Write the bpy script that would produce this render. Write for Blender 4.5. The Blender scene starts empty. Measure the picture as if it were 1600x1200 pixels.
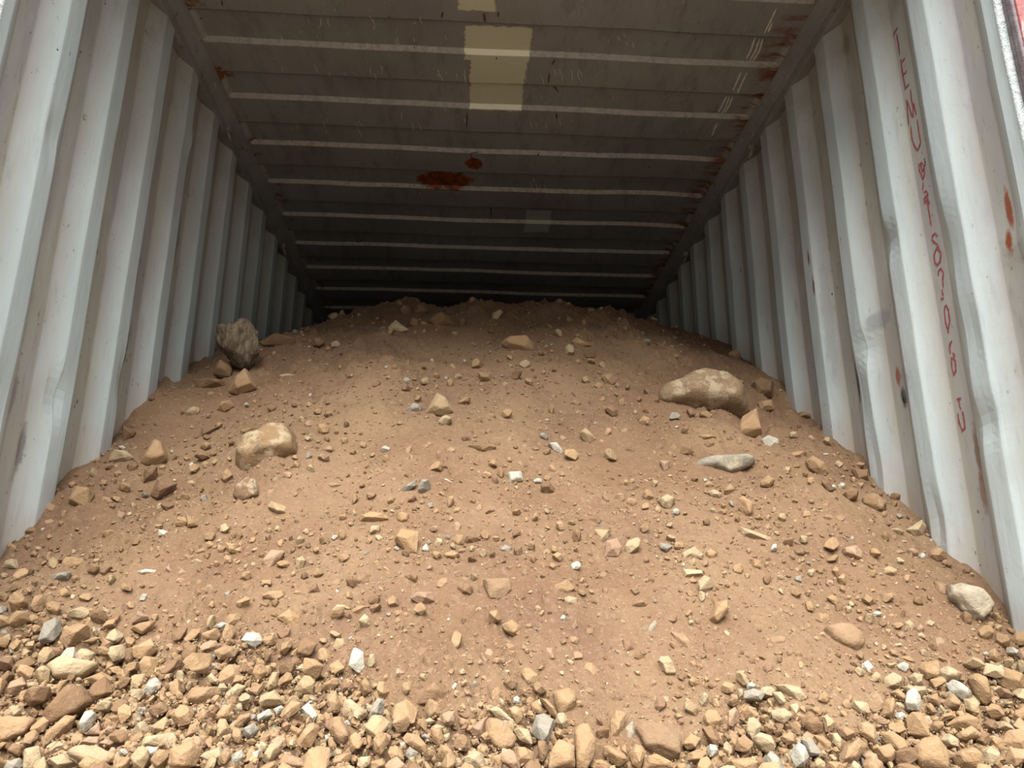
import bpy, math, random, re
import numpy as np
from mathutils import Vector, Matrix, noise as mnoise

random.seed(7); rng = np.random.default_rng(11)
COL = bpy.context.scene.collection
SC = bpy.context.scene

# ------------------------------------------------------------------ camera, sky, exposure
CZ = 0.29                                   # camera height above the container floor (m)
FPX, PITCH, YAW, ROLL = 1220.29, 0.288842, 0.05957, 0.002684
_f = np.array([math.sin(YAW)*math.cos(PITCH), math.cos(YAW)*math.cos(PITCH), math.sin(PITCH)])
_r = np.array([math.cos(YAW), -math.sin(YAW), 0.0]); _u = np.cross(_r, _f)
R_ = _r*math.cos(ROLL)+_u*math.sin(ROLL); U_ = -_r*math.sin(ROLL)+_u*math.cos(ROLL)
CAM = np.array([0.0, 0.0, CZ])
cam = bpy.data.objects.new('camera', bpy.data.cameras.new('camera')); COL.objects.link(cam)
cam.data.sensor_width = 36.0; cam.data.lens = FPX/1600*36.0
cam.data.clip_start = 0.05; cam.data.clip_end = 200
cam.matrix_world = Matrix(((R_[0], U_[0], -_f[0], 0), (R_[1], U_[1], -_f[1], 0), (R_[2], U_[2], -_f[2], CZ), (0, 0, 0, 1)))
SC.camera = cam

SKY = 0.80
w = bpy.data.worlds.new('sky'); SC.world = w; w.use_nodes = True
nt = w.node_tree; nt.nodes.clear()
wo = nt.nodes.new('ShaderNodeOutputWorld'); wb = nt.nodes.new('ShaderNodeBackground')
tc = nt.nodes.new('ShaderNodeTexCoord'); sx = nt.nodes.new('ShaderNodeSeparateXYZ')
mr = nt.nodes.new('ShaderNodeMapRange')     # overcast sky: zenith about three times the horizon
mr.inputs['From Min'].default_value = 0.0; mr.inputs['From Max'].default_value = 1.0
mr.inputs['To Min'].default_value = SKY*0.08; mr.inputs['To Max'].default_value = SKY*2.7
wb.inputs['Color'].default_value = (0.90, 0.96, 1.0, 1)
nt.links.new(tc.outputs['Generated'], sx.inputs[0]); nt.links.new(sx.outputs['Z'], mr.inputs['Value'])
nt.links.new(mr.outputs[0], wb.inputs['Strength']); nt.links.new(wb.outputs[0], wo.inputs['Surface'])
sun = bpy.data.objects.new('veiled_sun', bpy.data.lights.new('veiled_sun', 'SUN')); COL.objects.link(sun)
sun.data.energy = 2.7; sun.data.angle = math.radians(44); sun.data.color = (1.0, 0.99, 0.97)
sun.rotation_euler = (math.radians(44), 0, math.radians(-8))
VS = SC.view_settings
VS.view_transform = 'Standard'; VS.look = 'None'; VS.gamma = 1; VS.use_curve_mapping = False
VS.exposure = 1.5

# ------------------------------------------------------------------ calibration helpers
XL, XR, HR = -1.084547, 1.267453, 2.108024+CZ    # inner faces of the side walls, roof height
W = XR-XL
Y0R, PR = 2.565259, 0.33938                      # roof pans
YLW, YRW, PW = 1.789955, 1.743295, 0.277516      # wall corrugations
YF, YB = 1.435, 7.30                             # door opening, end wall
DEP = 0.036

def ray(px, py):
    return _f*FPX+R_*(px-800)+U_*(600-py)
def project(P):
    P = np.atleast_2d(P)-CAM
    z = P@_f
    return 800+FPX*(P@R_)/z, 600-FPX*(P@U_)/z
def on_wall(px, py, X):
    d = ray(px, py); return CAM+d*(X/d[0])

# ------------------------------------------------------------------ numpy noise
def _hash(ix, iy, seed):
    h = (ix.astype(np.int64)*374761393+iy.astype(np.int64)*668265263+seed*1442695041) & 0xffffffff
    h = ((h ^ (h >> 13))*1274126177) & 0xffffffff
    return ((h ^ (h >> 16)) & 0xffff)/65535.0
def vnoise(x, y, seed):
    x = np.asarray(x, float); y = np.asarray(y, float)
    ix = np.floor(x); iy = np.floor(y); fx = x-ix; fy = y-iy
    ux = fx*fx*fx*(fx*(fx*6-15)+10); uy = fy*fy*fy*(fy*(fy*6-15)+10)
    a = _hash(ix, iy, seed); b = _hash(ix+1, iy, seed); c = _hash(ix, iy+1, seed); d = _hash(ix+1, iy+1, seed)
    return (a*(1-ux)+b*ux)*(1-uy)+(c*(1-ux)+d*ux)*uy-0.5

# ------------------------------------------------------------------ the heap's height field
ZL = np.array([(0.9, -.50), (1.2, -.40), (1.4, -.33), (1.6, -.19), (1.75, -.05), (1.9, .09), (2.0, .18), (2.17, .33), (2.32, .43), (2.5, .57), (2.72, .73), (3.0, .91), (3.3, 1.10), (3.6, 1.22), (3.9, 1.2), (4.6, 1.05), (7.3, .7)])
ZR = np.array([(0.9, -.50), (1.2, -.42), (1.4, -.36), (1.6, -.24), (1.8, -.06), (1.9, .02), (2.0, .10), (2.15, .23), (2.4, .46), (2.6, .60), (2.9, .80), (3.05, .91), (3.4, 1.15), (3.7, 1.28), (4.0, 1.22), (4.6, 1.1), (7.3, .7)])
ZC = np.array([(0.9, -.50), (1.2, -.37), (1.4, -.28), (1.6, -.14), (1.8, .02), (2.0, .19), (2.3, .46), (2.7, .80), (3.1, 1.12), (3.4, 1.33), (3.6, 1.47), (3.75, 1.53), (3.9, 1.53), (4.2, 1.43), (5.0, 1.2), (7.3, .8)])
CREST_PX = [(345, 562), (400, 547), (450, 528), (500, 514), (530, 500), (560, 493), (600, 485), (625, 478), (650, 477), (680, 482), (710, 484), (735, 477), (800, 477), (855, 474), (900, 484), (950, 491), (1000, 503), (1050, 515), (1100, 531), (1150, 546)]
YC = 3.72
_cx, _cz = [], []
for a in CREST_PX:
    d = ray(*a); d = d/d[1]*YC; _cx.append(d[0]); _cz.append(d[2])
_cx = np.array(_cx); _cz = np.array(_cz)
def smooth_interp(y, K):
    d = 0.06
    return (np.interp(y-d, K[:, 0], K[:, 1])+2*np.interp(y, K[:, 0], K[:, 1])+np.interp(y+d, K[:, 0], K[:, 1]))/4
def base_h(x, y):
    u = np.clip((x-(XL+XR)/2)/(W/2), -1.05, 1.05)
    s = (u+1)/2
    edge = smooth_interp(y, ZL)*(1-s)+smooth_interp(y, ZR)*s
    k = np.clip(1-np.abs(u)**2.2, 0, 1)
    return edge*(1-k)+smooth_interp(y, ZC)*k
def heap_h(x, y, fine=True):
    x = np.asarray(x, float); y = np.asarray(y, float)
    z = base_h(x, y)
    corr = np.interp(x, _cx, _cz)-base_h(x, np.full_like(x, YC))
    z = z+corr*np.exp(-((y-YC)/0.42)**2)
    dn = vnoise(x*2.6+3, y*2.6, 1)*0.075+vnoise(x*6+1, y*6, 2)*0.045
    att = np.clip((YC-y)/0.5, 0.12, 1)            # keep the crest line where it is
    z = z+dn*np.where(y < YC, att, 1)
    if fine:
        m = np.clip(0.5+1.6*vnoise(x*3.1, y*3.1+9, 5)+0.3, 0.25, 1.3)
        z = z+(vnoise(x*14, y*14, 3)*0.030+vnoise(x*31, y*31, 4)*0.020+vnoise(x*70, y*70, 6)*0.011+vnoise(x*140, y*140, 8)*0.006)*m
        cl = np.clip(vnoise(x*45, y*45, 12)-0.18, 0, 1)
        z = z+cl*0.035*m
    return z+CZ
def hit_heap(px, py, fine=False):
    d = ray(px, py); d = d/np.linalg.norm(d)
    t = np.linspace(1.0, 6.5, 700)
    P = CAM+d*t[:, None]
    g = P[:, 2]-heap_h(P[:, 0], P[:, 1], fine)
    i = np.argmax(g < 0)
    if g[i] >= 0: i = int(np.argmin(g[(t < 4.5)]))
    return P[max(i, 1)]
def heap_normal(x, y):
    e = 0.03
    gx = float(heap_h(x+e, y, False)-heap_h(x-e, y, False))/(2*e)
    gy = float(heap_h(x, y+e, False)-heap_h(x, y-e, False))/(2*e)
    n = np.array([-gx, -gy, 1.0]); return n/np.linalg.norm(n)

# ------------------------------------------------------------------ material helpers
def lin(c, k=None):
    k = ALB if k is None else k
    c = [v/255 for v in c[:3]]
    return tuple(k*(v/12.92 if v <= .04045 else ((v+.055)/1.055)**2.4) for v in c)+(1,)
ALB = .52
class NT:
    def __init__(s, name):
        s.m = bpy.data.materials.new(name); s.m.use_nodes = True; s.t = s.m.node_tree
        s.t.nodes.clear(); s.out = s.n('ShaderNodeOutputMaterial'); s.b = s.n('ShaderNodeBsdfPrincipled')
        s.l(s.b.outputs[0], s.out.inputs['Surface']); s.b.inputs['Specular IOR Level'].default_value = 0.25
        s.co = s.n('ShaderNodeTexCoord').outputs['Object']
    def n(s, k, **kw):
        a = s.t.nodes.new(k)
        for q, v in kw.items(): setattr(a, q, v)
        return a
    def l(s, a, b): s.t.links.new(a, b)
    def put(s, sock, v):
        if hasattr(v, 'is_output') or isinstance(v, bpy.types.NodeSocket): s.l(v, sock)
        else: sock.default_value = v
    def math(s, op, a, b=0.0, c=None):
        m = s.n('ShaderNodeMath', operation=op); s.put(m.inputs[0], a); s.put(m.inputs[1], b)
        if c is not None: s.put(m.inputs[2], c)
        return m.outputs[0]
    def noise(s, scale, detail=4, rough=.55, vec=None, sc=None):
        a = s.n('ShaderNodeTexNoise'); a.inputs['Scale'].default_value = scale
        a.inputs['Detail'].default_value = detail; a.inputs['Roughness'].default_value = rough
        v = vec if vec is not None else s.co
        if sc:
            mp = s.n('ShaderNodeMapping'); s.l(v, mp.inputs[0]); mp.inputs['Scale'].default_value = sc; v = mp.outputs[0]
        s.l(v, a.inputs['Vector']); return a.outputs['Fac']
    def rng(s, v, a, b, c=0.0, d=1.0):
        m = s.n('ShaderNodeMapRange'); s.l(v, m.inputs['Value'])
        for k, q in zip(('From Min', 'From Max', 'To Min', 'To Max'), (a, b, c, d)): m.inputs[k].default_value = q
        return m.outputs[0]
    def mix(s, fac, a, b, mode='MIX'):
        m = s.n('ShaderNodeMix', data_type='RGBA', blend_type=mode)
        s.put(m.inputs[0], fac); s.put(m.inputs[6], a); s.put(m.inputs[7], b); return m.outputs[2]
    def bump(s, h, strength, dist):
        b = s.n('ShaderNodeBump'); b.inputs['Strength'].default_value = strength; b.inputs['Distance'].default_value = dist
        s.l(h, b.inputs['Height']); s.l(b.outputs[0], s.b.inputs['Normal'])
    def done(s, col, rough=.8, metal=0.0):
        s.put(s.b.inputs['Base Color'], col); s.put(s.b.inputs['Roughness'], rough); s.b.inputs['Metallic'].default_value = metal
        return s.m
    def box(s, X, Y, cx, cy, hx, hy, soft, nz):   # painted patch: 1 inside, ragged edge
        a = s.math('SUBTRACT', s.math('ABSOLUTE', s.math('SUBTRACT', X, cx)), hx)
        b = s.math('SUBTRACT', s.math('ABSOLUTE', s.math('SUBTRACT', Y, cy)), hy)
        return s.rng(s.math('ADD', s.math('MAXIMUM', a, b), nz), -soft, soft, 1, 0)
    def blob(s, X, Y, cx, cy, rx, ry, soft, nz):
        a = s.math('DIVIDE', s.math('SUBTRACT', X, cx), rx); b = s.math('DIVIDE', s.math('SUBTRACT', Y, cy), ry)
        r = s.math('SQRT', s.math('ADD', s.math('MULTIPLY', a, a), s.math('MULTIPLY', b, b)))
        return s.rng(s.math('ADD', r, nz), 1-soft, 1+soft, 1, 0)

def attr(N, name):
    a = N.n('ShaderNodeAttribute'); a.attribute_name = name; return a

# soil
N = NT('dusty_soil')
c = N.mix(N.rng(N.noise(2.2, 3), .38, .62), lin((164, 126, 94)), lin((184, 147, 111)))
c = N.mix(N.rng(N.noise(5, 4), .55, .75), c, lin((158, 120, 94)))
c = N.mix(N.math('MULTIPLY', N.rng(N.noise(60, 4, .7), .52, .72), .5), c, lin((204, 174, 138)))
c = N.mix(N.math('MULTIPLY', N.rng(N.noise(130, 3, .7), .60, .72), .7), c, lin((222, 198, 168)))
c = N.mix(N.math('MULTIPLY', N.rng(N.noise(90, 3, .7), .28, .42, 1, 0), .45), c, lin((120, 90, 66)))
gx = N.n('ShaderNodeSeparateXYZ'); N.l(N.co, gx.inputs[0])
c = N.mix(N.math('MULTIPLY', N.blob(gx.outputs[0], gx.outputs[1], .95, 3.6, .45, .35, .5, N.rng(N.noise(5, 4), 0, 1, -.4, .4)), .7), c, lin((150, 106, 80)))
h = N.math('ADD', N.math('MULTIPLY', N.noise(120, 5, .75), .6), N.math('MULTIPLY', N.noise(300, 3, .7), .4))
N.bump(h, 1.0, .010); SOIL = N.done(c, .95)

# stone: one material fed by the object's colour, one fed by a per-stone colour attribute
def stone_mat(name, use_attr, k=1.0):
    N = NT(name)
    if k != 1.0:
        ks = N.n('ShaderNodeMapping'); N.l(N.co, ks.inputs[0]); ks.inputs['Scale'].default_value = (k, k, k); N.co = ks.outputs[0]
    if use_attr:
        a = attr(N, 'stone_colour'); base = a.outputs['Color']; al = 0.0
        vec = N.co
    else:
        oi = N.n('ShaderNodeObjectInfo'); base = oi.outputs['Color']; al = oi.outputs['Alpha']
        vm = N.n('ShaderNodeVectorMath', operation='ADD'); N.l(N.co, vm.inputs[0])
        cm = N.n('ShaderNodeCombineXYZ'); N.l(N.math('MULTIPLY', oi.outputs['Random'], 37), cm.inputs[0]); N.l(cm.outputs[0], vm.inputs[1]); vec = vm.outputs[0]
    c = N.mix(N.math('MULTIPLY', N.rng(N.noise(18, 4, .6, vec), .35, .65), .45), base, N.mix(1.0, base, (.74, .68, .62, 1), 'MULTIPLY'))
    c = N.mix(N.math('MULTIPLY', N.rng(N.noise(45, 5, .7, vec), .55, .75), .4), c, N.mix(.5, base, lin((236, 214, 180))))
    c = N.mix(N.math('MULTIPLY', N.rng(N.noise(90, 4, .7, vec), .22, .38, 1, 0), .45), c, N.mix(1.0, base, (.52, .44, .38, 1), 'MULTIPLY'))
    if not use_attr:
        # strong mottling where the stone itself is patchy (alpha < 1): pale crust / crystal
        m = N.math('MULTIPLY', N.rng(N.noise(24, 5, .65, vec), .50, .60), N.math('SUBTRACT', 1.0, al))
        c = N.mix(N.math('MULTIPLY', m, .75), c, lin((218, 198, 162)))
        m2 = N.math('MULTIPLY', N.math('MULTIPLY', N.rng(N.noise(55, 5, .7, vec), .55, .66), N.rng(N.noise(11, 2, .5, vec), .5, .6)), N.math('SUBTRACT', 1.0, al))
        c = N.mix(m2, c, lin((96, 98, 100)))
    h = N.math('ADD', N.math('MULTIPLY', N.noise(40, 5, .65, vec), .7), N.math('MULTIPLY', N.noise(170, 3, .6, vec), .3))
    N.bump(h, .8, .009)
    return N.done(c, .9)
STONE = stone_mat('stone', False); GRAVEL = stone_mat('gravel_stone', True); LOOSE = stone_mat('loose_stone', False, .025)

# weathered wood-like grey rock (upright stump-like stone)
N = NT('fibrous_rock')
c = N.mix(N.rng(N.noise(16, 5, .7, sc=(3, 3, .8)), .38, .62), lin((136, 112, 88)), lin((214, 192, 160)))
c = N.mix(N.math('MULTIPLY', N.rng(N.noise(70, 4, .7), .6, .7), .8), c, lin((58, 42, 32)))
N.bump(N.noise(34, 5, .75, sc=(2.4, 2.4, 1)), 1.0, .03); FIBROUS = N.done(c, .92)

# side wall paint
ALB = .70
def wall_mat(name, marks, side):
    N = NT(name); sp = N.n('ShaderNodeSeparateXYZ'); N.l(N.co, sp.inputs[0]); Y, Z = sp.outputs[1], sp.outputs[2]
    rec = attr(N, 'recess').outputs['Fac']
    paint = N.mix(N.rng(N.noise(1.6, 3), .35, .65), lin((198, 209, 209)), lin((212, 220, 219)))
    paint = N.mix(N.math('MULTIPLY', N.rng(N.noise(9, 5, .65, sc=(1, 3, .35)), .52, .75), .35), paint, lin((160, 165, 166)))
    paint = N.mix(N.math('MULTIPLY', N.rng(N.noise(38, 5, .75, sc=(1, 2.5, .25)), .56, .70), .30), paint, lin((150, 148, 142)))
    paint = N.mix(N.math('MULTIPLY', N.rng(N.noise(2.4, 5, .7), .54, .66), .22), paint, lin((178, 176, 162)))
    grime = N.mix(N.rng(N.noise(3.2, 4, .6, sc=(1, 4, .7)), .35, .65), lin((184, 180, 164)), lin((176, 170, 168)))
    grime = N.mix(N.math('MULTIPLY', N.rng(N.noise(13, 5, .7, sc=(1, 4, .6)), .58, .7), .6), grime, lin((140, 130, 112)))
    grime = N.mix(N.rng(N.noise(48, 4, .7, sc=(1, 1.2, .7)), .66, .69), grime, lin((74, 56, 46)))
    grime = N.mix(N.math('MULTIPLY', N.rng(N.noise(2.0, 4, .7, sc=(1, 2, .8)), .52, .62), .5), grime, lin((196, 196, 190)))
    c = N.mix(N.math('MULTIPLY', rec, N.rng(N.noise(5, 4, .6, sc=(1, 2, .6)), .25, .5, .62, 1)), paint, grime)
    # grime gathering under the roof rail and a dust line above the heap
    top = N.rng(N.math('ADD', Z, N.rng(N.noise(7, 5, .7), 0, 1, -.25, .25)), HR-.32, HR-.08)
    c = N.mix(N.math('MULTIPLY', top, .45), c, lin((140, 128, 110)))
    dust = attr(N, 'dust').outputs['Fac']
    dn = N.rng(N.math('ADD', dust, N.rng(N.noise(12, 5, .7), 0, 1, -.45, .45)), .45, .95)
    c = N.mix(N.math('MULTIPLY', dn, .3), c, lin((176, 140, 108)))
    # chips of rust and black scuffs
    chip = N.math('MULTIPLY', N.rng(N.noise(55, 3, .6, sc=(1, 1.6, .6)), .70, .73), N.rng(N.noise(4, 2), .5, .6))
    c = N.mix(chip, c, lin((70, 46, 36)))
    nz = N.rng(N.noise(26, 6, .8), 0, 1, -1.1, 1.1)
    for (my, mz, ry, rz, colr, k) in marks:
        c = N.mix(N.math('MULTIPLY', N.blob(Y, Z, my, mz, ry, rz, .3, nz), k), c, lin(colr))
    h = N.math('ADD', N.math('MULTIPLY', N.noise(70, 4, .6), .3), N.math('MULTIPLY', N.noise(8, 3, .5, sc=(1, 3, .4)), .7))
    N.bump(h, .25, .01)
    return N.done(c, .55)
BLK = (44, 42, 44); RST = (150, 72, 34)
MARKS_R = [(2.40, CZ+.74, .018, .075, BLK, .95), (2.175, CZ+.63, .014, .03, (22, 22, 26), 1.0), (2.19, CZ+.70, .012, .03, RST, .8), (2.13, CZ+.66, .05, .06, (150, 150, 152), .55),
           (2.60, CZ+1.29, .006, .028, RST, .95), (2.585, CZ+1.17, .008, .04, (120, 70, 48), .8), (1.62, CZ+.95, .010, .05, RST, .9), (1.635, CZ+.87, .012, .03, RST, .95), (2.235, CZ+.9, .05, .03, (128, 130, 132), .5),
           (2.215, CZ+1.93, .022, .04, (80, 66, 50), .35), (1.885, CZ+.40, .010, .07, (120, 92, 56), .8), (1.89, CZ+.30, .012, .05, (130, 96, 66), .7), (2.54, CZ+1.05, .02, .25, (150, 150, 146), .4)]
MARKS_L = [(2.475, CZ+1.34, .012, .05, (38, 36, 38), .95), (2.49, CZ+1.12, .010, .09, (110, 104, 98), .6), (2.49, CZ+.86, .010, .07, (60, 56, 54), .85), (2.00, CZ+.40, .010, .06, (104, 98, 96), .7),
           (2.78, CZ+1.40, .022, .09, (120, 122, 122), .6), (3.04, CZ+1.2, .02, .12, (110, 110, 108), .5), (2.20, CZ+1.05, .016, .01, (96, 82, 72), .7), (1.93, CZ+.52, .012, .05, (110, 104, 104), .5)]
WALL_L = wall_mat('left_wall_paint', MARKS_L, -1); WALL_R = wall_mat('right_wall_paint', MARKS_R, 1)

# roof paint
ALB = .66
N = NT('roof_paint'); sp = N.n('ShaderNodeSeparateXYZ'); N.l(N.co, sp.inputs[0]); X, Y = sp.outputs[0], sp.outputs[1]
c = N.mix(N.rng(N.noise(1.3, 3), .38, .62), lin((154, 150, 144)), lin((138, 133, 129)))
c = N.mix(N.math('MULTIPLY', N.rng(N.noise(20, 5, .7, sc=(3, .8, 1)), .58, .72), .35), c, lin((172, 164, 150)))
c = N.mix(N.math('MULTIPLY', N.rng(N.noise(7, 6, .75, sc=(2.2, .6, 1)), .50, .66), .45), c, lin((104, 92, 84)))
c = N.mix(N.math('MULTIPLY', N.rng(N.noise(3, 5, .7), .55, .7), .35), c, lin((150, 146, 126)))
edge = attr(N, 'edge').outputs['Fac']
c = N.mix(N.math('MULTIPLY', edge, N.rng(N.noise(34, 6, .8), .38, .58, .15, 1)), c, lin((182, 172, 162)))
nz = N.rng(N.noise(26, 4, .7), 0, 1, -.02, .02)
cream = N.math('MAXIMUM', N.box(X, Y, .092, 2.515, .128, .085, .003, nz), N.box(X, Y, .098, 2.735, .112, .182, .003, nz))
cream = N.math('MAXIMUM', cream, N.box(X, Y, .005, 2.255, .066, .085, .003, nz))
c = N.mix(N.math('MULTIPLY', cream, .92), c, N.mix(edge, lin((218, 212, 180)), lin((255, 250, 226))))  # cream brightened on the step faces, their highlight put into the colour
pale = N.box(X, Y, .375, 3.915, .07, .11, .004, nz)
c = N.mix(N.math('MULTIPLY', pale, .6), c, lin((196, 196, 180)))
nb = N.rng(N.noise(20, 5, .7), 0, 1, -.7, .7)
rust = N.math('MAXIMUM', N.blob(X, Y, -.13, 3.52, .145, .075, .12, nb), N.blob(X, Y, .01, 3.335, .045, .05, .15, nb))
rim = N.math('MAXIMUM', N.blob(X, Y, -.13, 3.52, .175, .10, .2, nb), N.blob(X, Y, .01, 3.335, .06, .07, .2, nb))
c = N.mix(N.math('MULTIPLY', rim, .5), c, lin((150, 158, 148)))
c = N.mix(rust, c, N.mix(N.rng(N.noise(30, 3), .4, .6), lin((150, 70, 30)), lin((96, 50, 32))))
# rust weeping out of the pan ends along the right rail, shadow gaps painted dark along the creases, and scattered flecks
red_ = N.rng(N.math('ADD', X, N.rng(N.noise(14, 5, .75), 0, 1, -.09, .09)), XR-.16, XR-.07)
c = N.mix(N.math('MULTIPLY', red_, N.rng(N.noise(7, 4, .7, sc=(.6, 2, 1)), .48, .58)), c, lin((122, 72, 44)))
le = N.rng(N.math('ADD', X, N.rng(N.noise(14, 5, .75), 0, 1, -.05, .05)), XL+.12, XL+.08, 0, 1)
c = N.mix(N.math('MULTIPLY', le, N.rng(N.noise(6, 4, .7), .56, .62)), c, lin((126, 76, 42)))
crease_shade = attr(N, 'crease_shade').outputs['Fac']
c = N.mix(N.math('MULTIPLY', crease_shade, N.rng(N.noise(40, 4, .7), .45, .55, .7, 1)), c, lin((52, 40, 34)))
flk = N.rng(N.noise(60, 3, .6, sc=(1.4, .5, 1)), .71, .73)
c = N.mix(flk, c, lin((66, 44, 32)))
wht = N.math('MULTIPLY', N.rng(N.noise(50, 4, .7, sc=(1.6, .35, 1)), .655, .68), N.rng(N.noise(3, 2), .5, .58))
c = N.mix(N.math('MULTIPLY', wht, .7), c, lin((206, 200, 184)))
h = N.math('ADD', N.math('MULTIPLY', N.noise(60, 4, .6), .4), N.math('MULTIPLY', N.noise(5, 3), .6)); N.bump(h, .35, .01)
ROOF = N.done(c, .6)

N = NT('rail_paint')
c = N.mix(N.rng(N.noise(6, 4), .35, .65), lin((150, 147, 142)), lin((132, 128, 124)))
c = N.mix(N.math('MULTIPLY', N.rng(N.noise(25, 5, .75), .60, .66), .7), c, lin((110, 66, 42)))
c = N.mix(N.math('MULTIPLY', N.rng(N.noise(40, 4, .7, sc=(1, .3, 1)), .62, .68), .6), c, lin((180, 172, 156)))
N.bump(N.noise(50, 4, .6), .3, .01); RAIL = N.done(c, .6)

ALB = .8
N = NT('worn_post_paint')
c = N.mix(N.rng(N.noise(30, 4, .6), .35, .65), lin((134, 122, 122)), lin((110, 100, 102)))
c = N.mix(N.math('MULTIPLY', N.rng(N.noise(70, 4, .7), .6, .7), .6), c, lin((168, 160, 158)))
N.bump(N.noise(60, 5, .7), .6, .01); POST = N.done(c, .55)
N = NT('worn_bead_paint')
c = N.mix(N.rng(N.noise(24, 5, .7), .42, .55), lin((222, 228, 226)), lin((240, 244, 242)))
c = N.mix(N.rng(N.noise(45, 5, .75), .60, .68), c, lin((150, 142, 140)))
N.bump(N.noise(45, 5, .75), 1.0, .02); BEAD = N.done(c, .35)
N = NT('scratched_red_paint')
c = N.mix(N.rng(N.noise(20, 4, .6), .35, .65), lin((176, 84, 76)), lin((150, 92, 88)))
c = N.mix(N.math('MULTIPLY', N.rng(N.noise(26, 5, .7, sc=(3, 1, .5)), .52, .60), .8), c, lin((202, 178, 176)))
c = N.mix(N.rng(N.noise(60, 4, .7, sc=(3, 1, .5)), .66, .70), c, lin((80, 34, 34)))
N.bump(N.noise(60, 5, .7), .6, .01); RED = N.done(c, .5)
def flat_mat(name, a, b, scale=30, rough=.8, bump=.2):
    N = NT(name); c = N.mix(N.rng(N.noise(scale, 4, .6), .35, .65), lin(a), lin(b)); N.bump(N.noise(scale*2, 4, .6), bump, .01); return N.done(c, rough)
MARKER = flat_mat('red_marker', (168, 90, 90), (140, 72, 76), 90)
SCRATCH = flat_mat('scratched_white', (214, 208, 194), (196, 186, 170), 90)
DARKPEEL = flat_mat('peeled_brown', (70, 48, 38), (104, 62, 44), 90)
WELD = flat_mat('weld_seam', (206, 210, 208), (176, 178, 176), 60, .5)
STEEL = flat_mat('ring_steel', (126, 118, 106), (160, 152, 138), 60, .5)
ALB = .34
PLY = flat_mat('plywood_floor', (92, 66, 44), (120, 90, 60), 8)
GROUND = flat_mat('packed_earth', (176, 164, 150), (192, 180, 164), 6, .95, .6)

# ------------------------------------------------------------------ mesh helpers
def mesh_np(name, V, F, mats, smooth=True, attrs=None, cols=None):
    """V (n,3); F list or (m,k) array of equal-sized faces"""
    F = np.asarray(F, dtype=np.int32); me = bpy.data.meshes.new(name); k = F.shape[1]
    me.vertices.add(len(V)); me.vertices.foreach_set('co', np.asarray(V, np.float32).ravel())
    me.loops.add(F.size); me.loops.foreach_set('vertex_index', F.ravel())
    me.polygons.add(len(F)); me.polygons.foreach_set('loop_start', np.arange(0, F.size, k, dtype=np.int32))
    me.update(calc_edges=True)
    me.polygons.foreach_set('use_smooth', np.full(len(F), smooth, dtype=bool))
    for m in (mats if isinstance(mats, (list, tuple)) else [mats]): me.materials.append(m)
    for an, av in (attrs or {}).items():
        a = me.attributes.new(an, 'FLOAT', 'POINT'); a.data.foreach_set('value', np.asarray(av, np.float32))
    if cols is not None:
        a = me.color_attributes.new('stone_colour', 'FLOAT_COLOR', 'POINT'); a.data.foreach_set('color', np.asarray(cols, np.float32).ravel())
    me.validate(); return me
def add(name, me, parent=None, **props):
    o = bpy.data.objects.new(name, me); COL.objects.link(o)
    if parent is not None: o.parent = parent
    for k, v in props.items(): o[k] = v
    return o
def grid_faces(nu, nv, flip=False):
    i = np.arange(nu-1)[:, None]*nv+np.arange(nv-1)[None, :]
    f = np.stack([i, i+1, i+nv+1, i+nv], -1).reshape(-1, 4)
    return f[:, ::-1] if flip else f
def box_me(name, x0, x1, y0, y1, z0, z1, mat, bevel=0.0, seg=2):
    V = [(x, y, z) for x in (x0, x1) for y in (y0, y1) for z in (z0, z1)]
    F = [(0, 1, 3, 2), (4, 6, 7, 5), (0, 4, 5, 1), (2, 3, 7, 6), (0, 2, 6, 4), (1, 5, 7, 3)]
    me = mesh_np(name, np.array(V, float), F, mat, smooth=False)
    if bevel:
        import bmesh
        bm = bmesh.new(); bm.from_mesh(me)
        bmesh.ops.bevel(bm, geom=list(bm.edges), offset=bevel, segments=seg, profile=.5, affect='EDGES')
        bm.to_mesh(me); bm.free()
    return me
def sweep(path, radius, n=8, closed=False):
    """tube along a list of points -> V,F"""
    P = np.array(path, float); m = len(P); V = []
    for i in range(m):
        t = (P[(i+1) % m]-P[i-1]) if closed else P[min(i+1, m-1)]-P[max(i-1, 0)]
        t /= np.linalg.norm(t); a = np.cross(t, [0.31, .2, .93]); a /= np.linalg.norm(a); b = np.cross(t, a)
        for k in range(n):
            q = 2*math.pi*k/n; V.append(P[i]+radius*(math.cos(q)*a+math.sin(q)*b))
    F = []
    for i in range(m if closed else m-1):
        j = (i+1) % m
        for k in range(n):
            F.append((i*n+k, i*n+(k+1) % n, j*n+(k+1) % n, j*n+k))
    return np.array(V), F

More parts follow.
